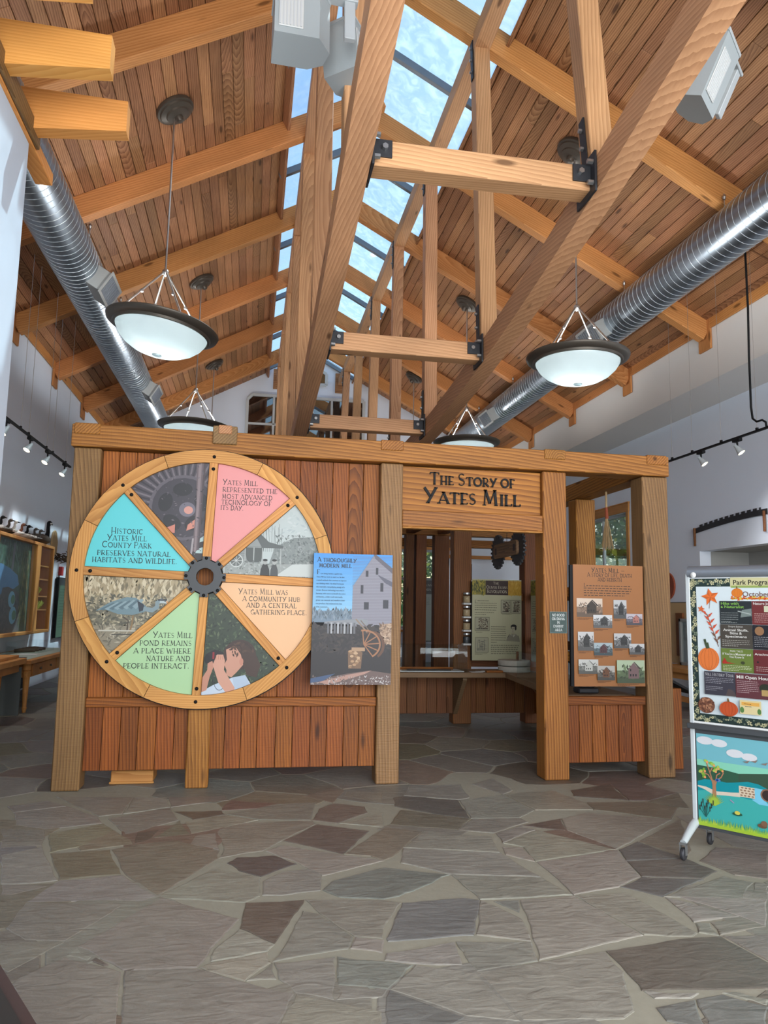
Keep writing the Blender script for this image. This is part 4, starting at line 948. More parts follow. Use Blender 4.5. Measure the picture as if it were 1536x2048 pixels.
def gears(A):
    rg = random.Random(2)
    A.rect(-.8, 0, .1, 1.1, (84, 78, 86))
    for i in range(34):         # cog staves fanning round the big wheel
        a = math.radians(30 + i * 4.6); c = (-.20, .56); r0, r1 = .26, .52
        p = lambda r, d: (c[0] + r * math.cos(a + d), c[1] + r * math.sin(a + d))
        A.poly([p(r0, -.02), p(r1, -.012), p(r1, .022), p(r0, .03)], (124, 116, 122) if i % 2 else (62, 58, 66), i > 0)
    A.disc(-.20, .56, .275, .27, (104, 98, 106)); A.disc(-.20, .56, .25, .245, (70, 66, 74))
    for a in (20, 95, 165, 235, 305):
        x, y = -.20 + .15 * math.cos(math.radians(a)), .56 + .15 * math.sin(math.radians(a)); A.disc(x, y, .078, .055, (46, 46, 50), rot=math.radians(a + 90))
    A.poly([(-.40, .36), (-.26, .42), (-.26, .35), (-.34, .35)], (214, 138, 118)); A.poly([(-.16, .42), (-.10, .47), (-.10, .40), (-.17, .37)], (220, 146, 126))
    A.disc(-.17, .545, .065, .06, (120, 116, 128)); A.disc(-.16, .54, .036, .032, (222, 160, 146))
    A.poly([(-.07, .30), (.03, .38), (.03, .12), (-.08, .18)], (188, 214, 212)); A.poly([(-.30, .16), (-.05, .22), (.05, .05), (-.1, -.02), (-.25, .05)], (58, 52, 54))
    A.disc(-.01, .19, .11, .10, (52, 48, 52), a0=20, a1=160); A.disc(-.02, .18, .07, .06, (190, 216, 214), a0=10, a1=170)
    A.poly([(.03, .66), (.07, .64), (-.0, .44), (-.05, .46)], (66, 58, 60))
    for i in range(7): A.rect(-.01 + i * .004, .47 + i * .027, .045 + i * .003, .485 + i * .027, (120, 104, 100), i > 0)
    A.poly([(-.115, .98), (-.035, .98), (-.05, .62), (-.06, .22), (-.115, .2), (-.10, .60)], (112, 98, 102)); A.poly([(-.095, .98), (-.07, .98), (-.085, .2), (-.10, .2)], (146, 130, 132)); A.poly([(-.055, .98), (-.035, .98), (-.05, .62), (-.06, .22), (-.075, .22)], (82, 70, 74))
    A.poly([(-.12, .31), (-.105, .31), (-.115, .18), (-.13, .18)], (170, 162, 164))
    A.specks(-.7, .0, .1, .95, 260, .012, [(96, 90, 98), (74, 68, 76), (58, 54, 60), (120, 112, 118)], rg)
sector_panel(2, (88, 80, 88), gears)
def oldmill(A):
    rg = random.Random(4)
    A.rect(.0, .0, 1.0, .75, (196, 206, 204))
    A.specks(.2, .35, .95, .7, 200, .02, [(190, 202, 200), (206, 214, 212), (182, 194, 194)], rg)
    A.poly([(.55, .26), (.70, .34), (.95, .36), (.95, .1), (.5, .1)], (134, 142, 140)); A.specks(.55, .12, .95, .36, 260, .014, [(112, 122, 120), (146, 154, 150), (96, 104, 102), (160, 166, 164)], rg)
    for i in range(10): A.line([(.46 + i * .016, .22), (.44 + i * .018 + rg.uniform(-.02, .02), .40 + rg.uniform(0, .08))], .003, (120, 128, 128), i > 0)
    A.poly([(.20, .25), (.36, .43), (.50, .30), (.62, .27), (.62, .25), (.44, .25)], (92, 98, 98)); A.poly([(.20, .12), (.20, .25), (.36, .40), (.44, .26), (.44, .12)], (150, 156, 154))
    for i in range(7): A.line([(.22, .14 + i * .02), (.44, .14 + i * .02)], .003, (120, 126, 124), i > 0)
    A.rect(.335, .30, .36, .335, (40, 44, 46)); A.rect(.27, .27, .29, .30, (50, 54, 56))
    A.poly([(.30, .25), (.46, .25), (.44, .13), (.33, .13)], (84, 90, 88))
    for x in (.31, .38, .45, .6): A.line([(x, .25), (x, .08)], .008, (180, 186, 182), x > .31)
    A.rect(.15, .02, .95, .12, (160, 166, 162)); A.specks(.12, .0, .95, .14, 300, .013, [(136, 142, 138), (182, 188, 184), (112, 118, 116), (170, 176, 172)], rg)
    for r_, c in ((.055, (206, 212, 208)), (.047, (110, 116, 114))): A.disc(.24, .14, r_, r_, c)
    for i in range(8): a = i * PI / 4; A.line([(.24, .14), (.24 + .05 * math.cos(a), .14 + .05 * math.sin(a))], .004, (210, 214, 210), i > 0)
    A.poly([(.56, .02), (.95, .02), (.95, .13), (.7, .12)], (206, 212, 208))
    for x, w, c in ((.475, .04, (44, 46, 48)), (.55, .033, (70, 74, 76)), (.12, .02, (90, 94, 94))):
        A.poly([(x - w, .0), (x + w, .0), (x + w * .9, .07), (x + w * .45, .115), (x - w * .45, .115), (x - w * .9, .07)], c); A.disc(x, .135, .018, .022, (176, 180, 176)); A.disc(x, .150, .02, .010, (40, 42, 44))
sector_panel(0, (196, 206, 204), oldmill)
def girl(A):
    rg = random.Random(6)
    A.rect(-.1, -1.0, .8, 0, (52, 66, 50)); A.specks(-.05, -1, .75, -.1, 900, .018, [(70, 88, 62), (44, 58, 44), (88, 104, 74), (36, 46, 38), (98, 110, 84)], rg)
    A.disc(.30, -.62, .13, .12, (64, 46, 40)); A.poly([(.30, -.52), (.42, -.60), (.47, -.70), (.44, -.80), (.36, -.78), (.33, -.68)], (70, 50, 42))
    A.poly([(.19, -.58), (.26, -.55), (.31, -.62), (.33, -.70), (.28, -.76), (.24, -.80), (.20, -.78), (.20, -.74), (.18, -.70), (.20, -.66)], (214, 158, 134)); A.disc(.315, -.675, .016, .028, (206, 142, 120))
    A.specks(.20, -.64, .42, -.52, 60, .02, [(56, 40, 34), (78, 56, 46), (92, 66, 52)], rg, inside=lambda x, y: (x - .31) ** 2 + (y + .60) ** 2 < .0095 and y > -.63 + .1 * (x - .2))
    A.poly([(.03, -.62), (.10, -.58), (.17, -.60), (.18, -.67), (.12, -.70), (.04, -.69)], (34, 32, 36)); A.disc(.045, -.655, .022, .036, (22, 22, 26)); A.rect(.085, -.655, .10, -.60, (150, 40, 50))
    A.poly([(.0, -.84), (.03, -.90), (.10, -.86), (.25, -.80), (.35, -.78), (.40, -.86), (.39, -1.0), (.02, -1.0)], (206, 222, 238)); A.poly([(.25, -.80), (.35, -.78), (.39, -.86), (.36, -.92), (.27, -.90)], (188, 206, 226))
    A.poly([(-.02, -.86), (.05, -.74), (.05, -.69), (.085, -.67), (.10, -.71), (.07, -.80), (.05, -.90), (.0, -.92)], (206, 148, 124))
    A.poly([(.09, -.70), (.12, -.62), (.17, -.62), (.185, -.67), (.18, -.74), (.27, -.88), (.27, -.93), (.21, -.93), (.14, -.84)], (222, 166, 142))
    for i in range(4): A.line([(.115 + i * .018, -.625), (.113 + i * .018, -.66)], .004, (188, 128, 106), i > 0)
    A.line(arc(.15, -.80, .05, .10, 150, 300), .004, (60, 60, 66)); A.poly([(.12, -.935), (.22, -.935), (.20, -.975), (.14, -.975)], (226, 190, 70)); A.rect(.10, -.99, .24, -.972, (196, 96, 90))
    A.disc(.54, -.88, .09, .07, (176, 200, 228))
sector_panel(6, (56, 70, 54), girl)
def heron(A):
    rg = random.Random(8)
    A.rect(-1.0, -.7, 0, .05, (176, 160, 128)); A.specks(-.95, -.25, -.1, .02, 420, .03, [(206, 192, 160), (150, 136, 106), (222, 208, 176), (128, 118, 94), (188, 172, 136)], rg, vert=True)
    A.rect(-1, -.40, 0, -.22, (122, 118, 100)); A.specks(-.95, -.42, -.05, -.16, 600, .02, [(140, 132, 108), (104, 102, 88), (174, 164, 136), (92, 92, 80), (196, 186, 156)], rg)
    A.rect(-1, -.75, 0, -.40, (150, 142, 122)); A.specks(-.9, -.68, -.2, -.40, 300, .026, [(172, 164, 142), (128, 122, 104), (196, 188, 164), (110, 106, 92)], rg, asp=.5)
    A.line([(-.62, -.33), (-.58, -.36), (-.585, -.44)], .012, (88, 78, 66)); A.line([(-.545, -.32), (-.55, -.39), (-.565, -.45)], .013, (150, 122, 86))
    A.poly([(-.83, -.285), (-.72, -.215), (-.60, -.175), (-.53, -.18), (-.48, -.22), (-.44, -.255), (-.46, -.29), (-.55, -.315), (-.66, -.31), (-.76, -.275)], (120, 146, 154))
    for i in range(8): A.poly([(-.80 + i * .035, -.275 + i * .004), (-.70 + i * .03, -.22 + i * .005), (-.68 + i * .03, -.23 + i * .005), (-.77 + i * .035, -.283 + i * .002)], (146, 170, 176) if i % 2 else (96, 120, 130), i > 0)
    A.poly([(-.52, -.20), (-.47, -.23), (-.45, -.27), (-.50, -.29)], (54, 62, 72))
    A.line([(-.47, -.265), (-.40, -.275), (-.365, -.25), (-.365, -.215), (-.33, -.195)], .036, (138, 158, 164)); A.line([(-.345, -.2), (-.29, -.205)], .034, (190, 204, 206)); A.line([(-.36, -.193), (-.29, -.192)], .012, (40, 46, 56))
    A.poly([(-.295, -.195), (-.295, -.218), (-.21, -.275)], (222, 160, 104)); A.disc(-.305, -.203, .005, .005, (30, 30, 30))
    A.line([(-.80, -.44), (-.35, -.44)], .01, (206, 202, 186)); A.line([(-.70, -.47), (-.42, -.465)], .008, (88, 86, 78))
sector_panel(4, (168, 154, 124), heron)
# ================================================================== ordinary sans lettering from the built-in font
def font_polys(t, h, bold=0.0, xs=1.0):
    cu = bpy.data.curves.new('t', 'FONT'); cu.body = t; cu.size = h / .72; cu.offset = bold * h; cu.resolution_u = 3; cu.fill_mode = 'FRONT'
    o = bpy.data.objects.new('t', cu); col.objects.link(o)
    dg = bpy.context.evaluated_depsgraph_get(); me = bpy.data.meshes.new_from_object(o.evaluated_get(dg))
    P = [[(me.vertices[i].co.x * xs, me.vertices[i].co.y) for i in p.vertices] for p in me.polygons]
    w = max((v.co.x for v in me.vertices), default=0) * xs
    bpy.data.objects.remove(o); bpy.data.curves.remove(cu); bpy.data.meshes.remove(me); return P, w
def art_font(A, t, x, y, h, c, align='l', bold=0.0, xs=1.0, fitw=None):
    P, w = font_polys(t, h, bold, xs)
    if fitw: f = fitw / w; P = [[(a * f, b) for a, b in q] for q in P]; w = fitw
    ox = x - (w / 2 if align == 'c' else w if align == 'r' else 0); A.layer()
    for q in P: A.poly([(a + ox, b + y) for a, b in q], c, True)

# ---- mill panel overlapping the wheel
PA = thing('information_panel', 'tall blue-sky photo panel of a grey board mill, overlapping the wheel', 'panel', (.835, YF - .13, .82))
x0, z0, W_, H_ = .505, .822, .66, 1.065
link('board', G().box((0, 0, -.022), (W_, H_, 0)).mesh('board'), M['black'], PA, PANEL(x0, YF - .15, z0))
A = Art(); A.clip = [(0, 0), (W_, 0), (W_, H_), (0, H_)]; rg = random.Random(12)
for i in range(12): t = i / 11; A.rect(0, .55 + i * .043, W_, .55 + (i + 1) * .043 + .001, (150 - 84 * t, 205 - 50 * t, 238 - 8 * t), i > 0)
A.rect(0, .50, W_, .595, (120, 140, 158)); A.specks(0, .53, .35, .61, 120, .02, [(104, 124, 140), (140, 156, 168), (90, 108, 120)], rg, vert=True)
A.poly([(.325, .47), (.33, .80), (.50, 1.055), (.66, .955), (.66, .47)], (150, 148, 160))
for i in range(46):
    y = .48 + i * .0125; A.line([(.325, y), (.66, y + .004)], .0022, (112, 110, 124), i > 0)
A.poly([(.66, .955), (.66, .91), (.515, 1.03), (.50, 1.06), (.325, .80), (.318, .792), (.505, 1.065), (.52, 1.065)], (96, 92, 104))
A.poly([(.66, .80), (.60, .83), (.54, .89), (.545, .895), (.66, .84)], (92, 92, 108))
for (x, y, w, h) in ((.435, .88, .022, .05), (.52, .90, .02, .055), (.395, .74, .022, .07), (.56, .76, .025, .07), (.425, .61, .04, .06), (.585, .62, .045, .07)): A.rect(x, y, x + w, y + h, (44, 46, 58), x > .435)
A.rect(0, .0, W_, .47, (40, 36, 40)); A.specks(0, .25, .66, .48, 240, .03, [(52, 46, 50), (34, 32, 36), (62, 54, 52)], rg)
A.poly([(.56, .36), (.66, .32), (.66, .50), (.57, .49)], (176, 146, 120)); A.specks(.56, .33, .66, .5, 60, .018, [(150, 120, 98), (200, 172, 146), (120, 96, 80)], rg)
A.poly([(.10, .505), (.40, .535), (.46, .525), (.46, .485), (.10, .49)], (146, 150, 156))
for i in range(9): A.rect(.125 + i * .027, .41, .141 + i * .027, .50, (176, 178, 182) if i % 2 else (110, 112, 118), i > 0)
A.line([(.36, .53), (.46, .42)], .012, (150, 130, 112)); A.line([(.40, .52), (.47, .44)], .008, (120, 104, 92))
A.disc(.50, .32, .105, .115, (104, 70, 52), a0=-60, a1=120); A.disc(.49, .32, .092, .10, (50, 42, 42), a0=-65, a1=125)
for a in (-55, -25, 5, 35, 65, 95): A.line([(.43, .325), (.43 + .13 * math.cos(math.radians(a)), .325 + .115 * math.sin(math.radians(a)))], .009, (168, 116, 82), a > -55)
A.line(arc(.43, .325, .135, .115, -58, 100), .014, (172, 120, 84))
A.poly([(.305, .13), (.30, .27), (.36, .30), (.42, .26), (.41, .13)], (128, 98, 74))
for i in range(24): A.disc(rg.uniform(.31, .40), rg.uniform(.14, .27), .016, .011, rg.choice([(190, 152, 116), (160, 124, 92), (206, 172, 136), (120, 92, 70)]), 7, same=i > 0)
A.rect(.33, .27, .44, .30, (184, 150, 118))
A.poly([(0, .03), (.10, .05), (.30, .09), (.48, .115), (.66, .09), (.66, 0), (0, 0)], (112, 92, 88)); A.poly([(.06, .02), (.30, .08), (.50, .115), (.44, .085), (.15, .0)], (186, 146, 132))
A.specks(.0, .0, .66, .07, 200, .01, [(140, 124, 118), (92, 80, 78), (176, 164, 160), (206, 200, 198)], rg)
A.poly([(0, .05), (.2, .09), (.1, .03), (0, .015)], (70, 92, 128))
A.text('A thoroughly', .03, .995, .036, (24, 28, 40), heavy=.15, thin=.08, small=.82, xs=1.02); A.text('modern mill', .045, .950, .036, (24, 28, 40), heavy=.15, thin=.08, small=.82, xs=1.02)
A.text('F', .028, .892, .038, (24, 28, 40))
for i, t in enumerate(['rom being merely a quaint ruin,', 'Yates Mill has much to teach us. Its dam', 'created wetlands that continue to improve', 'our drinking water. Its wheel harnesses', 'the renewable, non-polluting energy of a', 'stream. Because technology was used in', 'harmony with nature to benefit the entire', 'community, a miller could take locally', 'grown raw materials and transform them', 'into products that enhanced the lives', 'of his customers.']):
    art_font(A, t, .058 if i == 0 else .026, .892 - i * .0272, .0125, (36, 44, 62), xs=.82)
A.build('print', PA, PANEL(x0, YF - .15, z0), .0004)

# ---- story panel in the right bay
PB = thing('information_panel', 'brown photo panel telling the mill story, mounted in the open right bay', 'panel', (3.165, YF, .795))
x0, z0, W_, H_ = 2.83, .795, .672, 1.07
link('board', G().box((-.028, 0, -.03), (W_ - .01, H_ - .005, -.004)).mesh('board'), M['black'], PB, PANEL(x0, YF - .02, z0))
link('face', G().box((0, 0, -.004), (W_, H_, 0)).mesh('face'), M['rust'], PB, PANEL(x0, YF - .02, z0))
A = Art(); A.clip = [(0, 0), (W_, 0), (W_, H_), (0, H_)]; rg = random.Random(13); BR = (44, 30, 22)
A.rect(0, 0, W_, H_, (176, 114, 60))
A.text('Yates Mill ~', W_ * .5, 1.005, .040, BR, 'c', heavy=.15, thin=.085, small=.85, xs=1.0); A.fit('A story of life, death', .135, .565, .965, .036, BR, heavy=.15, thin=.085, small=.85); A.fit('and rebirth', .235, .465, .925, .036, BR, heavy=.15, thin=.085, small=.85)
A.text('L', .10, .872, .032, BR); A.lines(.125, .56, .88, 1, .02, BR, .006, last=1); A.lines(.10, .56, .858, 4, .021, BR, .006, last=.9)
def oldphoto(A, x, y, w, h, tone, red=None, seed=0):
    r = random.Random(seed); sky = tuple(min(235, v + 90) for v in tone); A.rect(x, y, x + w, y + h, tone)
    A.rect(x, y + h * .55, x + w, y + h, sky); A.rect(x, y, x + w, y + h * .25, tuple(int(v * .75) for v in tone), True)
    A.specks(x + w * .05, y + h * .2, x + w * .95, y + h * .75, 60, min(w, h) * .09, [tuple(int(v * k) for v in tone) for k in (.5, .7, .9, 1.2)], r, inside=lambda a, b: x + w * .06 < a < x + w * .94)
    bx = x + w * r.uniform(.3, .45); bw = w * .38; c = red or tuple(int(v * .45) for v in tone)
    A.poly([(bx, y + h * .2), (bx + bw, y + h * .2), (bx + bw, y + h * .62), (bx + bw * .5, y + h * .9), (bx, y + h * .62)], c)
    A.poly([(bx + bw * .5, y + h * .92), (bx + bw * 1.06, y + h * .6), (bx + bw * 1.25, y + h * .6), (bx + bw * .62, y + h * .92)], tuple(int(v * .6) for v in c))
    for i in range(4): A.rect(bx + bw * (.15 + .25 * (i % 3)), y + h * (.3 + .22 * (i // 3)), bx + bw * (.27 + .25 * (i % 3)), y + h * (.40 + .22 * (i // 3)), (30, 30, 30), i > 0)
Z = lambda y: H_ - y
PH = [(.03, .30, .245, .165, (150, 124, 104), None), (.185, .445, .18, .115, (140, 140, 140), None), (.38, .31, .125, .165, (120, 120, 120), None), (.50, .43, .155, .10, (120, 112, 120), (196, 128, 116)),
      (.035, .595, .15, .165, (132, 130, 128), None), (.185, .69, .175, .11, (96, 112, 118), (90, 54, 58)), (.375, .605, .165, .13, (124, 124, 124), None), (.52, .695, .145, .095, (130, 130, 130), None),
      (.035, .835, .185, .125, (128, 128, 122), (206, 206, 198)), (.21, .89, .165, .125, (110, 106, 98), (120, 78, 50)), (.395, .84, .265, .20, (104, 122, 88), (132, 104, 104))]
for i, (x, y, w, h, tone, red) in enumerate(PH):
    oldphoto(A, x, Z(y + h), w, h, tone, red, 20 + i); A.lines(x + .005, x + w * .8, Z(y + h) - .012, 2, .009, (84, 52, 30), .0035)
A.build('print', PB, PANEL(x0, YF - .02, z0), .0004)

# ---- no food sign
S = thing('notice_sign', 'small dark green notice with white capitals on the doorway post', 'sign', (2.69, YF, 1.255))
link('plate', G().bbox((0, 0, -.008), (.160, .188, 0), .002).mesh('plate'), M['dgreen'], S, PANEL(2.612, YF - .009, 1.254))
A = Art()
for a in ((0, 0, .16, .004), (0, .184, .16, .188), (0, 0, .004, .188), (.156, 0, .16, .188)): A.rect(*a, (120, 140, 134))
for i, t in enumerate(['NO FOOD', 'OR DRINK', 'IN', 'EXHIBIT', 'AREA']):
    P, w = text_polys(t, .021, heavy=.2, thin=.1, xs=.92); f = min(1, .142 / w); A.layer()
    for q in P: A.poly([(.08 - w * f / 2 + a[0] * f, .148 - i * .0325 + a[1]) for a in q], (226, 232, 228), True)
A.build('print', S, PANEL(2.612, YF - .009, 1.254), .0004)

# ---- the inventor panel inside, and two more seen edge-on or far behind
def evans(x, y, z, label, rz=0, head=True):
    t = thing('information_panel', label, 'panel', (x + .33, y, z)); W_, H_ = .665, 1.035; Mw = PANELR(x, y, z, rz)
    link('board', G().box((-.012, 0, -.03), (W_ - .005, H_ - .03, -.003)).mesh('board'), M['black'], t, Mw)
    A = Art(); A.clip = [(0, 0), (W_, 0), (W_, H_), (0, H_)]; rg = random.Random(5); DK = (70, 66, 52)
    A.rect(0, 0, W_, H_, (206, 204, 168)); A.rect(0, .835, .18, 1.02, (150, 142, 60)); A.specks(0, .84, .18, 1.02, 120, .02, [(182, 168, 60), (110, 112, 50), (70, 80, 44), (200, 180, 70)], rg, vert=True, inside=lambda a, b: a < .165)
    A.rect(.18, .835, .485, 1.02, (62, 42, 36)); A.rect(.485, .835, W_, 1.02, (206, 160, 52)); A.specks(.49, .84, .65, 1.015, 60, .02, [(216, 172, 60), (190, 146, 44), (224, 184, 84)], rg, vert=True)
    CRM = (226, 214, 190)
    A.text('The', .32, .972, .032, CRM, 'c', small=.8); A.fit('Oliver Evans', .19, .475, .918, .036, CRM, small=.8); A.fit('Revolution', .20, .468, .862, .042, CRM, small=.8)
    A.text('F', .035, .735, .032, DK); A.lines(.07, .34, .755, 1, .02, DK, .006); A.lines(.035, .34, .725, 4, .029, DK, .006, last=.95); A.lines(.035, .30, .605, 2, .028, DK, .006)
    for (x0, y0, w, h, dens) in ((.385, .60, .13, .175, 1), (.525, .60, .125, .175, 1), (.035, .375, .195, .175, 1), (.04, .10, .175, .19, 0)):
        A.rect(x0, y0, x0 + w, y0 + h, (70, 66, 58)); A.rect(x0 + .004, y0 + .004, x0 + w - .004, y0 + h - .004, (190, 188, 160))
        if dens: A.specks(x0 + w * .25, y0 + h * .15, x0 + w * .9, y0 + h * .9, 150, .009, [(60, 50, 44), (96, 76, 60), (130, 112, 92)], rg); A.rect(x0 + .02, y0 + .02, x0 + w - .02, y0 + .028, (60, 54, 46))
        else:
            for i in range(26): a = rg.uniform(x0 + .02, x0 + w - .06); b = rg.uniform(y0 + .02, y0 + h - .03); A.rect(a, b, a + rg.uniform(.01, .05), b + .003, (90, 92, 92), i > 0)
            for i in range(10): a = rg.uniform(x0 + .03, x0 + w - .03); A.rect(a, y0 + .03, a + .003, y0 + rg.uniform(.06, .17), (90, 92, 92), True)
    A.lines(.40, .62, .59, 1, .01, DK, .004); A.lines(.05, .2, .355, 1, .01, DK, .004); A.lines(.04, .21, .085, 2, .012, DK, .004)
    A.lines(.25, .46, .425, 8, .028, DK, .006, last=.4); A.lines(.25, .63, .19, 5, .026, DK, .006, last=.95)
    # engraved portrait: dark hair, collar, coat
    A.poly([(.45, .25), (.48, .31), (.53, .34), (.58, .34), (.62, .31), (.64, .24)], (160, 158, 138)); A.poly([(.515, .34), (.55, .29), (.58, .34), (.555, .32)], (226, 224, 204)); A.rect(.53, .33, .565, .37, (196, 190, 160))
    A.disc(.548, .405, .034, .048, (208, 202, 174)); A.disc(.556, .435, .040, .026, (44, 42, 40), a0=-10, a1=190); A.disc(.582, .415, .012, .030, (44, 42, 40)); A.poly([(.516, .44), (.53, .43), (.52, .40)], (50, 48, 44))
    for a in ((.532, .408), (.556, .408)): A.disc(a[0], a[1], .006, .003, (50, 46, 42), 8)
    A.line([(.54, .405), (.536, .388)], .003, (120, 112, 96)); A.line([(.535, .376), (.552, .376)], .0035, (110, 96, 84)); A.line([(.47, .29), (.50, .335)], .006, (70, 68, 62)); A.line([(.615, .32), (.63, .27)], .004, (90, 88, 80)); A.line([(.53, .335), (.55, .295)], .006, (60, 58, 54))
    A.build('print', t, Mw, .0004); return t
evans(2.818, 9.40, .803, 'cream panel with a brown title band and engraved portrait, at the back of the pavilion')
evans(3.575, 9.30, .803, 'edge of a second cream panel showing beside the doorway post', rz=math.radians(-86))
t = thing('information_panel', 'dark-headed grey panel far behind, seen between the inner posts', 'panel', (3.3, 14.6, .75))
Mw = PANEL(2.98, 14.6, .80); link('board', G().box((0, 0, -.03), (.66, 1.2, 0)).mesh('board'), M['black'], t, Mw)
link('stand', G().box((.2, -.8, -.06), (.46, .3, -.03)).mesh('stand'), M['black'], t, Mw)
A = Art(); A.rect(0, 0, .66, 1.2, (40, 40, 38)); A.rect(.03, .02, .65, .93, (150, 160, 152)); A.rect(.0, .94, .66, 1.2, (40, 40, 38)); A.fit('Oliver Evans', .12, .6, 1.09, .05, (190, 190, 180)); A.fit('Revolution', .16, .55, 1.0, .05, (190, 190, 180)); A.lines(.1, .55, .85, 6, .03, (104, 112, 106), .008); A.rect(.1, .45, .26, .62, (176, 182, 160)); A.rect(.30, .45, .46, .62, (176, 182, 160)); A.build('print', t, Mw, .0004)

# ================================================================== rolling notice board on the right
BA = math.radians(53); BX, BY = 2.752, 4.39; BW = .95
MB = T(BX, BY, 0) @ RZ(-BA) @ RX(PI / 2)         # u along the board, v up, normal towards the camera
bd = thing('rolling_notice_board', 'grey framed rolling notice board with a monthly programme sheet and a pond mural', 'notice board', (BX + .28, BY - .38, 0), -BA)
link('top_tube', G().tube([(-.012, 1.708, -.02), (BW + .012, 1.708, -.02)], .04, 20).mesh('top_tube', True), M['mull'], bd, MB)
link('upper_board', G().box((-.016, .79, -.03), (BW + .016, 1.68, 0)).mesh('upper_board'), M['paper'], bd, MB)
link('lower_board', G().box((-.004, .15, -.03), (BW + .004, .74, -.002)).mesh('lower_board'), M['char'], bd, MB)
link('ledge', G().bbox((-.035, .742, -.03), (BW + .035, .775, .035), .004).mesh('ledge'), M['char'], bd, MB)
link('rail', G().bbox((-.01, .775, -.02), (BW + .01, .788, .004), .002).mesh('rail'), M['white'], bd, MB)
for u in (-.014, BW + .014):
    link('upright', G().bbox((u - .014, .16, -.045), (u + .014, 1.70, .006), .004).mesh('upright'), M['lgrey'], bd, MB)
    for s in (-1, 1):
        pts = [(u, .185, -.02), (u, .165, -.02 + s * .07), (u, .125, -.02 + s * .16), (u, .098, -.02 + s * .215)]
        lg = link('foot', G().tube(pts, [.026, .026, .022, .02], 10).mesh('foot', True), M['lgrey'], bd, MB)
        z = -.02 + s * .215
        link('caster_fork', G().box((u - .02, .03, z - .012), (u - .014, .095, z + .012)).box((u + .014, .03, z - .012), (u + .02, .095, z + .012)).box((u - .02, .088, z - .016), (u + .02, .1, z + .016)).mesh('caster_fork'), M['bolt'], lg, MB)
        link('caster_wheel', G().lathe([(.0, -.012), (.03, -.012), (.036, -.006), (.036, .006), (.03, .012), (0, .012)], 20, T(u, .036, z) @ RY(PI / 2)).mesh('caster_wheel', True), M['saw'], lg, MB)
link('shine_cap', G().lathe([(0, .008), (.014, .004), (.018, 0)], 16, T(.03, 1.69, .020)).mesh('shine_cap', True), M['white'], bd, MB)
A = Art(); rg = random.Random(31)
A.rect(-.012, .79, BW + .01, 1.668, (34, 52, 48)); A.rect(.038, .838, BW - .038, 1.617, (216, 228, 232))
def flower(x, y, r, c):
    for k in range(5): a = k * 1.2566 + x * 40; A.disc(x + r * .62 * math.cos(a), y + r * .62 * math.sin(a), r * .42, r * .30, c, 7, rot=a, same=True)
A.layer()
for side in ('l', 'r', 't', 'b'):
    m = 60 if side in 'lr' else 72
    for i in range(m):
        f = (i + .5) / m
        x, y = (rg.uniform(-.004, .028), .8 + f * .86) if side == 'l' else (BW - rg.uniform(-.002, .028), .8 + f * .86) if side == 'r' else (f * BW, rg.uniform(1.628, 1.66)) if side == 't' else (f * BW, rg.uniform(.798, .828))
        flower(x, y, rg.choice([.014, .009, .006]), rg.choice([(210, 204, 160), (186, 182, 140), (120, 132, 110), (196, 190, 150)]))
A.poly([(.245, 1.612), (.62, 1.612), (.622, 1.668), (.247, 1.672)], (206, 200, 152)); A.rect(.25, 1.609, .62, 1.622, (150, 170, 90)); art_font(A, 'Park Programs', .262, 1.628, .030, (28, 28, 26), bold=.02, fitw=.245)
A.rect(.25, 1.54, .66, 1.549, (196, 120, 40)); A.specks(.25, 1.538, .66, 1.556, 90, .012, [(214, 90, 30), (232, 160, 40), (190, 50, 30), (220, 190, 70)], rg)
def pumpkin(x, y, rx, ry, c, stem=(120, 92, 50)):
    A.disc(x, y, rx, ry, c)
    for k in (-.7, -.35, 0, .35, .7): A.line(arc(x, y, abs(k) * rx + .002, ry * .96, 85 if k >= 0 else 95, -85 if k >= 0 else 265, 12), rx * .035, tuple(int(v * .82) for v in c), k > -.7)
    A.poly([(x - rx * .12, y + ry * .95), (x + rx * .14, y + ry * .95), (x + rx * .02, y + ry * 1.45), (x - rx * .12, y + ry * 1.4)], stem)
pumpkin(.285, 1.578, .033, .028, (226, 128, 40)); art_font(A, 'October', .315, 1.556, .032, (110, 66, 50), bold=.005)
def maple(x, y, r, c, rot=0):
    pts = []
    for k in range(10):
        a = math.radians(90 + k * 36) + rot; q = r if k % 2 == 0 else r * .48
        if k == 5: q = r * .35
        pts.append((x + q * math.cos(a), y + q * math.sin(a)))
    for k in range(10): A.poly([(x, y), pts[k], pts[(k + 1) % 10]], tuple(int(min(255, v * (1.08 if k % 2 else .92))) for v in c), k > 0)
    A.line([(x, y), (x - r * .15, y - r * 1.25)], r * .05, (120, 70, 50))
maple(.125, 1.552, .056, (222, 110, 44), .2); maple(.067, 1.477, .024, (214, 104, 52), -.2)
A.line([(.165, 1.25), (.13, 1.36), (.10, 1.45)], .004, (110, 70, 50))
for i in range(11):
    f = i / 10; x, y = .165 - .065 * f, 1.27 + .17 * f; s = 1 if i % 2 else -1; A.poly([(x, y), (x + s * .014, y + .010), (x + s * .030, y + .034), (x + s * .006, y + .022)], (210, 86, 56) if i > 2 else (120, 84, 66), i > 0)
pumpkin(.102, 1.172, .064, .070, (226, 122, 58), (70, 84, 56)); A.line([(.098, 1.235), (.088, 1.265), (.082, 1.292)], .014, (66, 80, 56))
def sheet(x0, y0, x1, y1, c): A.rect(x0, y0, x1, y1, c)
WHT = (226, 224, 218)
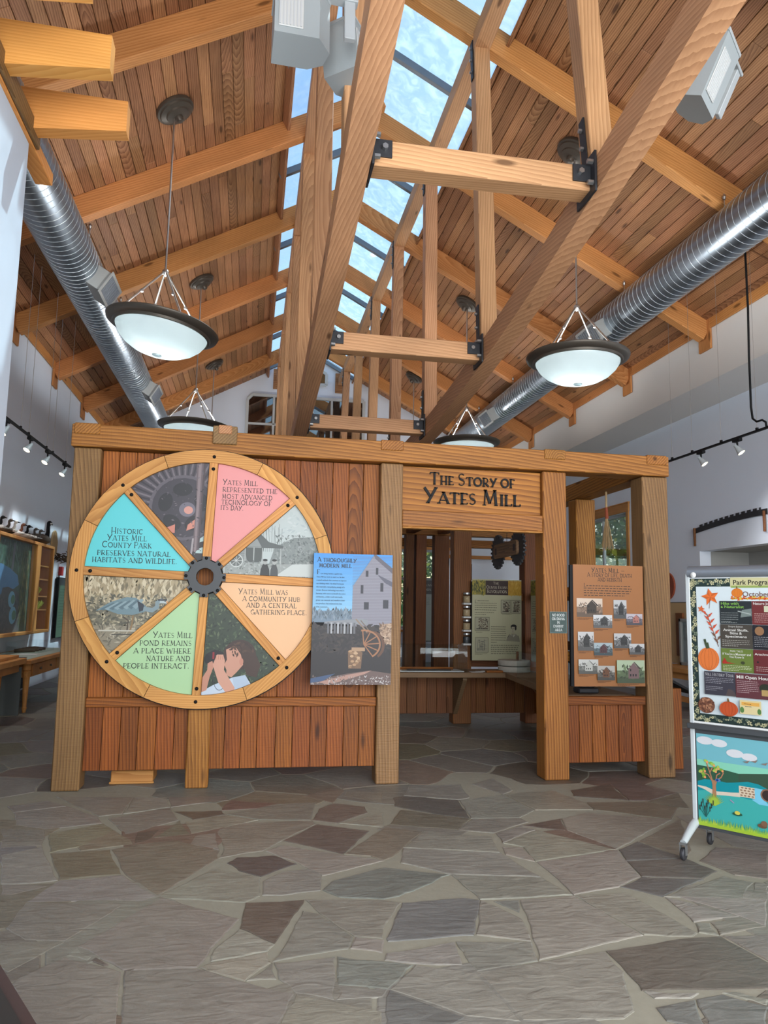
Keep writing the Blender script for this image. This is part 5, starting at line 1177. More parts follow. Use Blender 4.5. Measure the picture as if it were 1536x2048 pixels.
sheet(.180, 1.389, .365, 1.529, (38, 44, 46)); A.poly([(.30, 1.43), (.365, 1.44), (.365, 1.485), (.31, 1.475)], (120, 132, 128)); A.line([(.285, 1.468), (.36, 1.45)], .006, (170, 180, 176)); art_font(A, 'Hike with', .187, 1.506, .0165, (136, 190, 84), bold=.02, fitw=.105); art_font(A, 'a Naturalist', .187, 1.486, .0165, (136, 190, 84), bold=.02, fitw=.135); A.lines(.187, .29, 1.455, 5, .013, (150, 156, 154), .003); A.lines(.187, .355, 1.396, 1, .01, (150, 156, 154), .003)
sheet(.367, 1.389, .55, 1.529, (112, 44, 44)); art_font(A, 'Nature Journaling', .374, 1.508, .014, WHT, bold=.02, fitw=.16); A.rect(.435, 1.465, .50, 1.50, (206, 206, 176)); A.lines(.38, .54, 1.452, 5, .012, (206, 176, 170), .003)
sheet(.180, 1.244, .365, 1.387, (72, 66, 58)); art_font(A, 'Drop-in Science:', .27, 1.370, .010, WHT, 'c', fitw=.085); art_font(A, 'Animal Skulls,', .27, 1.347, .0145, WHT, 'c', bold=.02, fitw=.145); art_font(A, 'Skins &', .27, 1.328, .0145, WHT, 'c', bold=.02, fitw=.07); art_font(A, 'Specimens', .27, 1.308, .0145, WHT, 'c', bold=.02, fitw=.125); A.lines(.19, .355, 1.29, 4, .011, (176, 172, 164), .003)
sheet(.367, 1.244, .55, 1.387, (30, 30, 36)); A.disc(.405, 1.352, .026, .026, (150, 110, 76)); A.lines(.375, .54, 1.315, 6, .011, (176, 176, 180), .003)
sheet(.180, 1.102, .365, 1.242, (104, 122, 52)); art_font(A, 'PARK TALES', .27, 1.222, .011, WHT, 'c', fitw=.075); art_font(A, "If You're a Monster and", .27, 1.203, .0135, WHT, 'c', bold=.02, fitw=.165); art_font(A, 'You Know It', .27, 1.186, .0135, WHT, 'c', bold=.02, fitw=.085); A.poly([(.185, 1.158), (.20, 1.185), (.215, 1.16), (.265, 1.153), (.19, 1.149)], (170, 50, 36)); A.disc(.305, 1.160, .012, .010, (60, 66, 40), 9); A.lines(.19, .355, 1.138, 4, .009, (206, 212, 176), .003)
sheet(.367, 1.102, .55, 1.242, (104, 40, 42)); art_font(A, 'Arachnology', .374, 1.210, .0125, WHT, bold=.02, fitw=.12); A.disc(.39, 1.17, .006, .006, (30, 30, 30), 8); A.lines(.38, .54, 1.14, 3, .011, (200, 176, 170), .003)
for y0_, y1_, c_ in ((1.389, 1.529, (44, 60, 56)), (1.244, 1.387, (96, 84, 60)), (1.102, 1.242, (48, 56, 76))):
    sheet(.552, y0_, .735, y1_, c_); A.lines(.565, .72, y1_ - .03, 7, .012, (190, 188, 180), .003)
sheet(.502, .955, .735, 1.098, (60, 74, 62)); A.lines(.515, .70, 1.07, 8, .012, (190, 188, 180), .003)
sheet(.077, .958, .258, 1.098, (62, 60, 70)); A.poly([(.20, .958), (.215, 1.0), (.235, .998), (.258, .975), (.258, .958)], (84, 72, 72)); P_, w_ = text_polys('Mill History Tour', .018, heavy=.12, small=.82); A.layer(); [A.poly([(.082 + a[0] * .168 / w_, 1.072 + a[1]) for a in q], (206, 204, 206), True) for q in P_]; A.lines(.084, .25, 1.058, 4, .010, (160, 158, 166), .003); A.lines(.084, .19, 1.005, 3, .010, (160, 158, 166), .003)
sheet(.260, .955, .50, 1.098, (96, 50, 56)); art_font(A, 'Mill Open House', .266, 1.068, .0185, WHT, bold=.03, fitw=.20); A.lines(.268, .39, 1.052, 7, .011, (196, 170, 172), .003); A.disc(.425, 1.02, .032, .026, (44, 48, 36), 12); A.rect(.405, .975, .44, 1.01, (180, 150, 96))
A.disc(.085, .892, .050, .048, (120, 76, 56))
for i in range(50):
    a = rg.uniform(0, 2 * PI); r_ = math.sqrt(rg.uniform(0, 1)); A.disc(.085 + .046 * r_ * math.cos(a), .892 + .045 * r_ * math.sin(a), .008, .006, rg.choice([(150, 100, 74), (96, 58, 44), (176, 126, 96)]), 6, rot=a, same=i > 0)
pumpkin(.215, .882, .054, .044, (196, 84, 42)); A.rect(.28, .862, .40, .942, (222, 206, 156)); A.rect(.29, .912, .39, .932, (226, 172, 84)); A.disc(.292, .885, .012, .018, (90, 130, 70), 10); A.disc(.388, .882, .011, .017, (90, 130, 70), 10); A.lines(.305, .375, .92, 1, .01, (90, 70, 50), .003); A.lines(.31, .37, .905, 1, .01, (90, 70, 50), .004)
A.build('programme_print', bd, MB, .0008)
A = Art(); rg = random.Random(33); x1 = BW - .008; A.clip = [(.008, .172), (x1, .172), (x1, .714), (.008, .714)]
A.rect(0, .15, 1, .72, (120, 188, 200)); A.rect(0, .15, 1, .56, (140, 214, 186)); A.poly([(0, .525), (.15, .52), (.25, .508), (.40, .53), (.6, .55), (1, .52), (1, .3), (0, .3)], (50, 92, 70)); A.poly([(.25, .508), (.40, .53), (.6, .55), (1, .52), (1, .3), (.25, .3)], (58, 84, 66))
A.poly([(0, .425), (.05, .445), (.12, .45), (.18, .445), (.22, .452), (.30, .47), (.36, .465), (.45, .43), (1, .42), (1, .15), (0, .15)], (20, 148, 160)); A.poly([(0, .37), (.1, .39), (.3, .37), (1, .38), (1, .15), (0, .15)], (66, 178, 172))
A.poly([(0, .405), (.06, .402), (.12, .385), (.20, .392), (.255, .400), (.255, .375), (.18, .37), (.10, .362), (.05, .385), (0, .398)], (222, 208, 190))
A.poly([(.25, .44), (.338, .44), (.338, .380), (.25, .378)], (224, 206, 180))
for r_ in range(4):
    for k in range(4): A.disc(.263 + k * .021 + (r_ % 2) * .006, .388 + r_ * .0145, .008, .0045, (150, 118, 96), 8, same=(r_ + k) > 0)
A.poly([(.338, .442), (.385, .44), (.40, .37), (.42, .352), (.36, .352), (.32, .372), (.338, .38)], (126, 204, 232)); A.disc(.405, .41, .036, .036, (140, 104, 84)); A.disc(.407, .41, .029, .029, (58, 46, 44))
for x, y, s in ((.06, .676, 1), (.145, .67, .95), (.235, .622, 1), (.315, .612, .9), (.62, .66, 1), (.68, .655, .9)): A.disc(x, y, .05 * s, .024 * s, (222, 224, 228), 20)
A.poly([(.095, .316), (.120, .316), (.118, .42), (.128, .45), (.092, .45), (.098, .42)], (178, 128, 96))
for p in ([(.098, .44), (.075, .475), (.045, .485)], [(.10, .44), (.085, .49), (.07, .535), (.065, .55)], [(.085, .49), (.10, .52)], [(.118, .44), (.125, .48), (.145, .495)], [(.122, .45), (.15, .47), (.165, .50)]): A.line(p, .007, (178, 128, 96))
for x, y in ((.03, .49), (.045, .475), (.05, .50), (.065, .555), (.095, .545), (.105, .54), (.12, .52), (.135, .525), (.155, .515), (.115, .505), (.05, .465)): A.disc(x, y, .014, .009, rg.choice([(140, 186, 70), (120, 170, 60), (170, 200, 90)]), 9, rot=rg.uniform(0, 3)); A.disc(x + .006, y - .006, .007, .007, (238, 160, 110), 8)
A.disc(.132, .452, .016, .010, (90, 130, 190), 10); A.disc(.128, .452, .008, .007, (30, 60, 120), 8)
for i in range(14): a = math.radians(30 + i * 9.2); A.poly([(.098, .30), (.114, .30), (.106 + .07 * math.cos(a), .30 + .075 * math.sin(a))], (166, 196, 70), i > 0)
for i in range(9): x = .02 + i * .010; A.line([(.055, .225), (x, .27 + .02 * ((i * 7) % 3))], .003, (40, 96, 90), i > 0); A.line([(x - .001, .262 + .02 * ((i * 7) % 3)), (x, .29 + .02 * ((i * 7) % 3))], .006, (56, 48, 44), True)
A.rect(0, .15, 1, .195, (168, 200, 60)); A.layer()
for i in range(150): x = i * .0066; A.poly([(x, .19), (x + .008, .19), (x + .004 + rg.uniform(-.004, .004), .205 + rg.uniform(0, .03))], rg.choice([(150, 196, 70), (180, 206, 70), (130, 186, 90)]), True)
A.disc(.238, .276, .028, .010, (40, 92, 70), 16); A.disc(.238, .283, .016, .011, (216, 206, 90), 10); A.disc(.375, .236, .026, .013, (112, 84, 62), 12); A.disc(.385, .25, .018, .016, (130, 96, 74), 12)
for x, y in ((.30, .583), (.345, .592), (.40, .585)): A.poly([(x - .02, y), (x, y + .004), (x + .02, y + .012), (x + .006, y - .006)], (140, 120, 110))
A.line([(.2, .352), (.222, .336)], .005, (176, 150, 190))
A.build('mural_print', bd, MB, .0008)
# ================================================================== near left: wall end with eaves brackets, dark desk
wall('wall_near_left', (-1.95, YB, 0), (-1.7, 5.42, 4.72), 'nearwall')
ev = thing('eave_brackets', 'sunlit timber eave with two orange bracket arms on top of the near white wall', 'timber eave', (-1.7, 5.0, 4.72))
bar('wall_plate', (-1.74, 1.0, 4.772), (-1.74, 5.98, 4.772), .13, .10, M['orange'], ev)
bar('fascia', (-1.66, 1.0, 4.80), (-1.66, 5.50, 4.80), .025, .15, M['post'], ev)
for y in (4.08, 4.73, 5.38):
    g = G().prism([(-1.82, 4.77), (-1.02, 4.845), (-1.02, 5.078), (-1.82, 5.095)], -.06, .06)
    me = g.mesh('bracket_arm'); Mw = Matrix(((1, 0, 0, 0), (0, 0, -1, y), (0, 1, 0, 0), (0, 0, 0, 1))); ML = T(-1.4, 0, 4.95); me.transform(ML.inverted()); link('bracket_arm', me, M['orange'], ev, Mw @ ML)
dk = thing('reception_desk', 'dark brown edged desk corner at the lower left, close to the camera', 'desk', (-1.0, 1.0, 0))
e0, e1 = Vector((-.449, 1.658, 0)), Vector((-.324, 1.431, 0)); d = (e1 - e0).normalized(); n_ = Vector((d.y, -d.x, 0))
if n_.x > 0: n_ = -n_
q0 = e0 - d * 1.2; q1 = e1 + d * .25
P4 = [q0, q1, q1 + n_ * .7, q0 + n_ * .7]
link('edge_band', G().prism([(p.x, p.y) for p in P4], .70, .752).mesh('edge_band'), M['desk'], dk)
P5 = [q0 + n_ * .022 + d * .02, q1 + n_ * .022 - d * .02, q1 + n_ * .68 - d * .02, q0 + n_ * .68 + d * .02]
link('desk_top', G().prism([(p.x, p.y) for p in P5], .752, .756).mesh('desk_top'), M['desktop'], dk)
P6 = [q0 + n_ * .1 + d * .1, q1 + n_ * .1 - d * .06, q1 + n_ * .62 - d * .06, q0 + n_ * .62 + d * .1]
link('desk_base', G().prism([(p.x, p.y) for p in P6], 0, .70).mesh('desk_base'), M['desk'], dk)

# ================================================================== floodlights on the truss
def flood(x, y, z, rz, rx, label, w=.34, h=.36, d=.24):
    t = thing('floodlight', label, 'floodlight', (x, y, z), 0, 'floodlights on the truss chords')
    Mw = T(x, y, z) @ RZ(rz) @ RX(rx)
    prof = [(-w / 2, -d / 2), (w * .28, -d / 2), (w * .5, -d * .1), (w * .42, d * .3), (w * .15, d / 2), (-w / 2, d / 2)]
    g = G().prism(prof, -h / 2, h / 2); link('housing', g.mesh('housing'), M['fixgrey'], t, Mw)
    link('top_cover', G().prism([(a * 1.04, b * 1.04) for a, b in prof], h / 2, h / 2 + .02).mesh('top_cover'), M['lgrey'], t, Mw)
    ln = link('lens', G().bbox((-w * .43, -d / 2 - .008, -h * .38), (w * .0, -d / 2, h * .30), .003).mesh('lens'), M['white'], t, Mw)
    for k in range(7): link('lens_rib', G().box((-w * .42 + k * w * .06, -d / 2 - .012, -h * .36), (-w * .42 + k * w * .06 + .008, -d / 2 - .007, h * .28)).mesh('lens_rib'), M['paper'], ln, Mw)
    yk = link('yoke', G().bbox((-w * .1, -d * .3, h / 2 + .02), (w * 1.0, -d * .05, h / 2 + .04), .004).bbox((w * .75, -d * .25, -h * .2), (w * .95, -d * .1, h / 2 + .03), .004).mesh('yoke'), M['lgrey'], t, Mw)
    for u in (.0, w * .8): link('bolt', G().lathe([(0, .012), (.012, .01), (.014, 0)], 8, T(u, -d * .18, h / 2 + .04)).mesh('bolt'), M['bolt'], yk, Mw)
    return t
flood(.17, 4.2, 4.94, .05, -.12, 'grey floodlight with ribbed lens at the top, left of the truss')
flood(.49, 4.52, 5.02, 1.0, -.12, 'grey floodlight seen from its side, tucked against the left truss chord', w=.26)
flood(2.90, 4.25, 5.05, .75, .45, 'tilted grey floodlight on the outer side of the right truss chord', w=.38, h=.42)

# ================================================================== track lights
def track(X, Z, y0, y1, lamps, wires, zt, side, label, labs):
    t = thing('light_track', label, 'light track', (X, y0, Z), 0, 'ceiling light tracks')
    link('track_rail', G().box((X - .017, y0, Z - .012), (X + .017, y1, Z + .012)).mesh('track_rail'), M['black'], t)
    for y in wires:
        G().tube([(X, y, Z), (X, y, deck_z(abs(X - CX)) - .02)], .0028, 4).build('wire', M['nickel'], t)
        G().box((X - .012, y - .015, Z + .012), (X + .012, y + .015, Z + .04)).build('wire_clip', M['black'], t)
    for y, lb in zip(lamps, labs):
        s = thing('track_spotlight', lb, 'spotlight', (X, y, Z - .02), 0, 'track spotlights')
        G().bbox((X - .025, y - .07, Z - .05), (X + .025, y + .07, Z - .012), .004).build('adapter', M['black'], s)
        G().tube([(X, y, Z - .05), (X, y, Z - .12)], .012, 8).build('stem', M['black'], s)
        d = Vector((-side * .35, -.45, -.8)).normalized(); c = Vector((X, y, Z - .13))
        Mh = frame_from(c - d * .05, c + d * .09)
        link('lamp_head', G().lathe([(.0, -.07), (.022, -.065), (.026, -.03), (.05, .055), (.052, .06), (.046, .062)], 20, RY(PI / 2)).mesh('lamp_head', True), M['lgrey'], s, Mh)
        link('lamp_face', G().lathe([(0, .050), (.046, .054)], 20, RY(PI / 2)).mesh('lamp_face'), M['lamp'], s, Mh)
        ld = bpy.data.lights.new('track_lamp', 'SPOT'); ld.energy = 34 if side > 0 else 75; ld.spot_size = math.radians(70 if side > 0 else 100); ld.spot_blend = 1.0; ld.shadow_soft_size = .05; ld.color = (1, .98, .97)
        lo_ = bpy.data.objects.new('track_lamp', ld); col.objects.link(lo_); lo_.parent = s
        aim = Vector((-.26, -.1, -.95) if side > 0 else (.8, -.1, -.75)).normalized()
        lo_.matrix_basis = WM[s.name].inverted() @ Matrix.Translation(c + d * .12) @ (-aim).to_track_quat('Z', 'Y').to_matrix().to_4x4()
    return t
track(-3.0, 3.65, 9.4, 12.9, [9.60, 10.61, 11.51, 12.54], [10.16, 10.52, 11.42, 11.78, 12.58], 5.6, 1, 'black light track hung on wires along the left wall', ['track spotlight at the near end of the left track, by the white wall edge', 'second track spotlight from the near end of the left track', 'third track spotlight from the near end of the left track', 'track spotlight at the far end of the left track, by the exhibit post'])
track(5.9, 3.63, 6.4, 10.2, [9.05, 8.28, 7.35, 6.7], [9.25, 8.6, 7.9, 9.75, 7.2], 5.9, -1, 'black light track hung on wires along the right wall', ['track spotlight on the right track, the one nearer the exhibit', 'track spotlight on the right track, the one nearer the frame edge', 'added unseen spotlight on the right track past the power cable', 'added unseen spotlight at the near end of the right track'])  # last two lamps lie out of view, added to brighten the right wall
cb = link('power_cable', G().tube([(5.9, 7.97, 5.95), (5.9, 7.965, 5.2), (5.9, 7.985, 4.6), (5.9, 7.99, 3.95), (5.9, 7.97, 3.80), (5.9, 7.90, 3.745), (5.9, 7.80, 3.74), (5.9, 7.74, 3.70), (5.9, 7.73, 3.64)], .013, 8).mesh('power_cable', True), M['black'])
tag(cb, 'black power cable dropping from the roof to the right light track', 'cable')

# ================================================================== left side: display case, decoys, tables
cs = thing('display_case', 'wide wall display case with a pond map and a narrow shelved side, left wall', 'display case', (-3.5, 11.8, .95))
XF = -3.35
link('case_back', G().box((XL, 9.6, .96), (XL + .05, 13.66, 2.36)).mesh('case_back'), M['maple'], cs)
bar('case_frame', (-3.5, 9.55, .965), (-3.5, 13.70, .965), .32, .05, M['maple'], cs)
bar('case_frame', (-3.5, 9.55, 2.36), (-3.5, 13.70, 2.36), .32, .05, M['maple'], cs)
bar('case_frame', (-3.5, 13.68, .96), (-3.5, 13.68, 2.36), .32, .05, M['maple'], cs, up=(0, 1, 0))
bar('case_divider', (-3.49, 12.78, .98), (-3.49, 12.78, 2.34), .30, .22, M['maple'], cs, up=(0, 1, 0))
bar('case_divider', (-3.49, 10.78, .98), (-3.49, 10.78, 2.34), .30, .10, M['maple'], cs, up=(0, 1, 0))
MP = Matrix(((0, 0, 1, XF - .08), (1, 0, 0, 10.83), (0, 1, 0, .99), (0, 0, 0, 1)))    # u -> +Y, v -> +Z, normal +X
pm = link('map_panel', G().box((0, 0, -.02), (1.84, 1.35, 0)).mesh('map_panel'), M['navy'], cs, MP)
A = Art(); A.gain = 1.25; rg = random.Random(41); A.clip = [(0, 0), (1.84, 0), (1.84, 1.35), (0, 1.35)]
A.rect(0, 0, 1.84, 1.35, (86, 104, 92)); A.specks(0, .85, 1.84, 1.35, 400, .05, [(70, 104, 84), (96, 128, 104), (60, 88, 80), (110, 140, 130)], rg, vert=True)
A.poly([(.85, .80), (.95, .78), (1.02, 1.3), (.92, 1.3)], (120, 124, 136)); A.poly([(0, .55), (0, .92), (.4, .98), (.8, .93), (1.2, .84), (1.3, .70), (1.0, .62), (.8, .66), (.55, .64), (.5, .52), (.2, .46)], (96, 136, 176))
A.poly([(0, 0), (0, .38), (.2, .46), (.5, .52), (.55, .64), (.8, .66), (1.1, .62), (1.4, .56), (1.45, 0)], (98, 98, 100)); A.specks(0, 0, 1.4, .55, 300, .04, [(88, 90, 94), (110, 108, 108), (78, 80, 86)], rg)
for x, y, r_ in ((1.0, .48, .16), (1.1, .25, .17), (.1, .36, .18)): A.disc(x, y, r_, r_ * .75, (120, 168, 196)); A.disc(x + .06, y, r_ * .6, r_ * .42, (96, 132, 110))
A.specks(1.35, .1, 1.75, 1.2, 260, .05, [(84, 100, 70), (110, 118, 84), (64, 78, 60), (140, 132, 96)], rg, vert=True)
A.build('print', pm, MP, .0008)
link('map_glass', G().box((XF - .02, 10.83, .99), (XF - .015, 12.67, 2.34)).mesh('map_glass'), M['acrylic'], cs)
link('side_glass', G().box((XF - .02, 12.89, .99), (XF - .015, 13.65, 2.34)).mesh('side_glass'), M['acrylic'], cs)
for z in (1.30, 1.52, 1.80, 2.02): link('shelf', G().box((-3.58, 12.89, z), (-3.40, 13.655, z + .02)).mesh('shelf'), M['maple'], cs)
for k, (y, z, c, nm, lb) in enumerate([(13.2, 1.54, 'leafy', 'dried_plant', 'tuft of yellow-green leaves on the upper planted shelf of the case'), (13.35, 1.32, 'leafy', 'dried_plant', 'spread of yellow-green leaves on the lower planted shelf of the case')]):
    g = G(); r_ = random.Random(k)
    for i in range(46):
        a = r_.uniform(0, 2 * PI); l = r_.uniform(.03, .13); b = Vector((-3.48, y + r_.uniform(-.18, .18), z)); t_ = b + Vector((math.cos(a) * .05, math.sin(a) * .09, l)); s_ = Vector((.012, .022, 0))
        g.add([b, t_ - s_, t_ + Vector((0, 0, .03)), t_ + s_], [(0, 1, 2, 3)])
    o = tag(link(nm, g.mesh(nm), M[c]), lb, 'plant')
tag(link('round_specimen', G().lathe([(0, .0), (.05, .01), (.07, .06), (.055, .11), (.0, .13)], 16, T(-3.48, 13.15, 1.822)).mesh('round_specimen', True), M['stonew']), 'small pale round specimen on a shelf of the display case', 'specimen')
# decoys along the top of the case
def decoy(y, z, L, body, head, breast, rz, label, goose=False, nm='duck_decoy'):
    t = thing(nm, label, 'decoy', (-3.47, y, z), rz, 'bird decoys on the display case')
    W0 = WM[t.name]
    k = L
    prof = []
    g = G(); n = 14; m = 14; V = []; F = []
    for i in range(m + 1):
        f = i / m; x = (f - .5) * k; r_ = math.sin(PI * min(1, f * 1.02 + .02)) ** .6
        hgt = .30 * k * r_ * (1 if f < .75 else 1); wid = .22 * k * r_
        zc = .14 * k + (.05 * k * max(0, .3 - f) / .3)
        for j in range(n):
            a = 2 * PI * j / n; V.append((x, wid * math.cos(a), max(0, zc + hgt * .5 * math.sin(a))))
    for i in range(m):
        for j in range(n): F.append((i * n + j, i * n + (j + 1) % n, (i + 1) * n + (j + 1) % n, (i + 1) * n + j))
    g.add(V, F); bo = link('body', g.mesh('body', True), body, t, W0)
    nh = .42 * k if goose else .30 * k
    link('neck', G().tube([(.30 * k, 0, .20 * k), (.37 * k, 0, .20 * k + nh * .4), (.36 * k, 0, .20 * k + nh * .75), (.38 * k, 0, .20 * k + nh)], [.075 * k, .052 * k, .045 * k, .05 * k], 10).mesh('neck', True), head, t, W0)
    hd = link('head', G().lathe([(0, -.07 * k), (.05 * k, -.05 * k), (.068 * k, 0), (.05 * k, .055 * k), (0, .075 * k)], 14, T(.42 * k, 0, .20 * k + nh) @ RY(PI / 2)).mesh('head', True), head, t, W0)
    link('bill', G().tube([(.47 * k, 0, .195 * k + nh), (.58 * k, 0, .17 * k + nh)], [.03 * k, .012 * k], 8).mesh('bill', True), M['black'], hd, W0)
    if breast is not None:
        link('cheek_patch' if goose else 'breast_patch', G().lathe([(0, -.03 * k), (.045 * k, -.015 * k), (.045 * k, .015 * k), (0, .03 * k)], 10, T(.41 * k, -.035 * k, .185 * k + nh) if goose else T(.36 * k, 0, .15 * k) @ Matrix.Scale(2.6, 4)).mesh('patch', True), breast, t, W0)
    link('tail', G().tube([(-.44 * k, 0, .17 * k), (-.58 * k, 0, .24 * k)], [.07 * k, .02 * k], 8).mesh('tail', True), body, t, W0)
    return t
BRN = plain('decoy brown', (84, 70, 58), .6, noise=.15, nscale=18); DBR = plain('decoy dark', (48, 42, 38), .6); OWH = plain('decoy white', (214, 212, 206), .6); GRY = plain('decoy grey', (128, 126, 122), .6, noise=.1, nscale=20); CHS = plain('decoy chestnut', (110, 62, 40), .6)
decoy(13.25, 2.385, .62, BRN, M['black'], OWH, PI / 2 - .25, 'long-necked goose decoy with white cheek at the right end of the case top', True, 'goose_decoy')
dk_l = ['dark duck decoy next to the goose on the case top', 'grey duck decoy with white breast, second from the goose', 'white-sided duck decoy, third from the goose', 'chestnut-headed duck decoy, fourth from the goose', 'white-headed duck decoy, fifth from the goose', 'brown duck decoy, sixth from the goose', 'grey duck decoy at the frame edge of the case top']
for k, (y, b, h, br) in enumerate([(12.72, DBR, DBR, None), (12.38, GRY, DBR, OWH), (12.05, OWH, M['black'], None), (11.72, OWH, CHS, None), (11.42, DBR, OWH, OWH), (11.12, BRN, BRN, None), (10.82, GRY, M['black'], OWH)]):
    decoy(y, 2.385, .36, b, h, br, (.35 if k % 2 else -.15), dk_l[k])
# tables under it
def turned_leg(x, y, h, parent):
    return link('leg', G().lathe([(.0, 0), (.022, 0), (.026, .03), (.034, .06), (.026, .075), (.045, h * .78), (.050, h * .84), (.038, h * .86), (.05, h * .88), (.05, h), (0, h)], 16, T(x, y, 0)).mesh('leg', True), M['maple'], parent)
tb = thing('side_table', 'maple table with turned legs and drawers below the display case, beside the exhibit', 'table', (-3.2, 11.6, 0))
link('table_top', G().bbox((XL + .02, 10.66, .625), (-2.79, 13.6, .68)).mesh('table_top'), M['maple'], tb)
link('green_top', G().box((XL + .1, 10.74, .68), (-2.87, 13.5, .684)).mesh('green_top'), plain('pale green laminate', (168, 180, 168), .5), tb)
link('apron', G().box((XL + .06, 10.86, .44), (-2.86, 13.4, .625)).mesh('apron'), M['maple'], tb)
for y0, y1 in ((10.98, 12.2), (12.24, 13.36)):
    dr = link('drawer', G().bbox((-2.86, y0, .455), (-2.842, y1, .61), .004).mesh('drawer'), M['maple'], tb)
    for f in (.28, .72): link('knob', G().lathe([(0, .03), (.016, .026), (.018, .016), (.008, .0)], 12, T(-2.842, y0 + (y1 - y0) * f, .53) @ RY(PI / 2)).mesh('knob', True), M['bronze'], dr)
for x, y in ((-2.86, 10.76), (-2.86, 13.5), (XL + .1, 10.76)): turned_leg(x, y, .625, tb)
link('back_board', G().box((XL + .05, 10.9, .06), (XL + .09, 13.5, .44)).mesh('back_board'), M['navy'], tb)
t1 = thing('side_table', 'nearer maple table with a grey end panel at the left frame edge', 'table', (-3.2, 9.8, 0))
link('table_top', G().bbox((XL + .02, 8.4, .66), (-2.78, 10.42, .73)).bbox((XL + .02, 8.5, .73), (-2.86, 10.36, .77)).mesh('table_top'), M['maple'], t1)
link('apron', G().box((XL + .08, 8.5, .56), (-2.85, 10.36, .66)).mesh('apron'), M['maple'], t1)
link('end_panel', G().box((XL + .12, 10.50, 0), (-2.86, 10.53, .60)).mesh('end_panel'), M['greypanel'], t1)
for x, y in ((-2.98, 9.98), (-2.86, 8.5)): turned_leg(x, y, .66, t1)
for (y, lb, c, w) in ((10.9, 'flat dark printed card lying on the green table', 'navy', .28), (11.6, 'white sheet of paper lying on the green table', 'white', .3)):
    tag(link('printed_card', G().box((-3.25, y, .684), (-2.98, y + w, .690)).mesh('printed_card'), M[c]), lb, 'card')
ac = thing('acrylic_tray', 'low clear acrylic box with specimens at the far end of the green table', 'acrylic box', (-3.3, 12.4, .684))
for a, b in (((-3.5, 12.0, .684), (-3.495, 12.9, .84)), ((-3.05, 12.0, .684), (-3.045, 12.9, .84)), ((-3.5, 12.0, .684), (-3.045, 12.005, .84)), ((-3.5, 12.0, .84), (-3.045, 12.9, .845))): link('side', G().box(a, b).mesh('side'), M['acrylic'], ac)
for k in range(4):
    y = 12.12 + k * .2; tag(link('wood_specimen', G().tube([(-3.42, y, .714), (-3.3, y + .02, .72), (-3.14, y + .04, .714)], [.024, .03, .02], 8).mesh('wood_specimen', True), M['bark']), ['bark specimen in the acrylic box, nearest one', 'bark specimen in the acrylic box, second from the near end', 'bark specimen in the acrylic box, third from the near end', 'bark specimen in the acrylic box, farthest one'][k], 'specimen', 'bark specimens in the acrylic box')
al = tag(link('fire_alarm', G().bbox((XL + .0, 15.32, 1.95), (XL + .06, 15.46, 2.12), .004).mesh('fire_alarm'), M['red']), 'red fire alarm box on the left wall above the green panel', 'fire alarm')
gp_ = thing('information_panel', 'narrow green text panel standing against the left wall behind the exhibit', 'panel', (XL + .03, 15.6, .78))
MG = Matrix(((0, 0, 1, XL + .07), (1, 0, 0, 15.15), (0, 1, 0, .78), (0, 0, 0, 1)))
link('board', G().box((-.04, -.01, -.05), (.9, 1.13, 0)).mesh('board'), M['black'], gp_, MG)
A = Art(); A.rect(0, 0, .88, 1.12, (110, 146, 120)); A.rect(0, .98, .88, 1.12, (74, 84, 84)); A.lines(.1, .7, .9, 14, .055, (74, 104, 84), .014); A.build('print', gp_, MG, .001)
ns = thing('mounted_nest', 'twiggy nest with a hide board on the left wall above the alarm', 'nest', (-3.55, 14.6, 2.3))
g = G(); r_ = random.Random(9)
for i in range(60):
    a = r_.uniform(0, 2 * PI); b = a + r_.uniform(.6, 1.4); R_ = r_.uniform(.1, .2); z = 2.27 + r_.uniform(-.07, .07); g.tube([(-3.45 + .7 * R_ * math.cos(a), 14.75 + R_ * math.sin(a), z), (-3.45 + .7 * R_ * math.cos(b), 14.75 + R_ * math.sin(b), z + r_.uniform(-.05, .05))], .008, 4, cap=False)
o = link('twigs', g.mesh('twigs'), M['bark'], ns); o['kind'] = 'stuff'
link('hide_board', G().prism([(-.16, 0), (.16, 0), (.2, .25), (.1, .42), (0, .46), (-.1, .42), (-.2, .25)], 0, .03).mesh('hide_board'), M['straw'], ns, Matrix(((0, 0, 1, XL + .01), (1, 0, 0, 14.75), (0, 1, 0, 2.30), (0, 0, 0, 1))))

# ================================================================== right wall: crosscut saw, niche things, table
sw = thing('crosscut_saw', 'long two-man crosscut saw with wooden handles hung on the right wall', 'saw', (7.27, 10.5, 2.6))
n = 40; up_ = []; lo = []
ya, yb = 11.41, 9.60
def sz(f): return 2.86 + .14 * math.sin(PI * min(1, f * .56 + 0)) ** 1.0 - .02
g = G(); V = []; F = []
cnt = 0
for i in range(n):
    f0, f1 = i / n, (i + 1) / n; y0, y1 = ya + (yb - ya) * f0, ya + (yb - ya) * f1
    t0 = 2.815 + .155 * math.sin(PI * (.08 + .42 * f0)); t1_ = 2.815 + .155 * math.sin(PI * (.08 + .42 * f1)); b0, b1 = t0 - .085, t1_ - .085
    g.prism([(y0, b0), (y1, b1), (y1, t1_), (y0, t0)][::-1], 7.275, 7.279, Matrix(((0, 0, 1, 0), (1, 0, 0, 0), (0, 1, 0, 0), (0, 0, 0, 1))))
    if 2 < i < 37 and i % 3 != 2: g.prism([(y0 - .002, t0), (y1 + .004, t1_), (y1 + .004, t1_ + .032), (y0 - .002, t0 + .032)][::-1], 7.275, 7.279, Matrix(((0, 0, 1, 0), (1, 0, 0, 0), (0, 1, 0, 0), (0, 0, 0, 1))))
link('blade', g.mesh('blade'), M['saw'], sw)
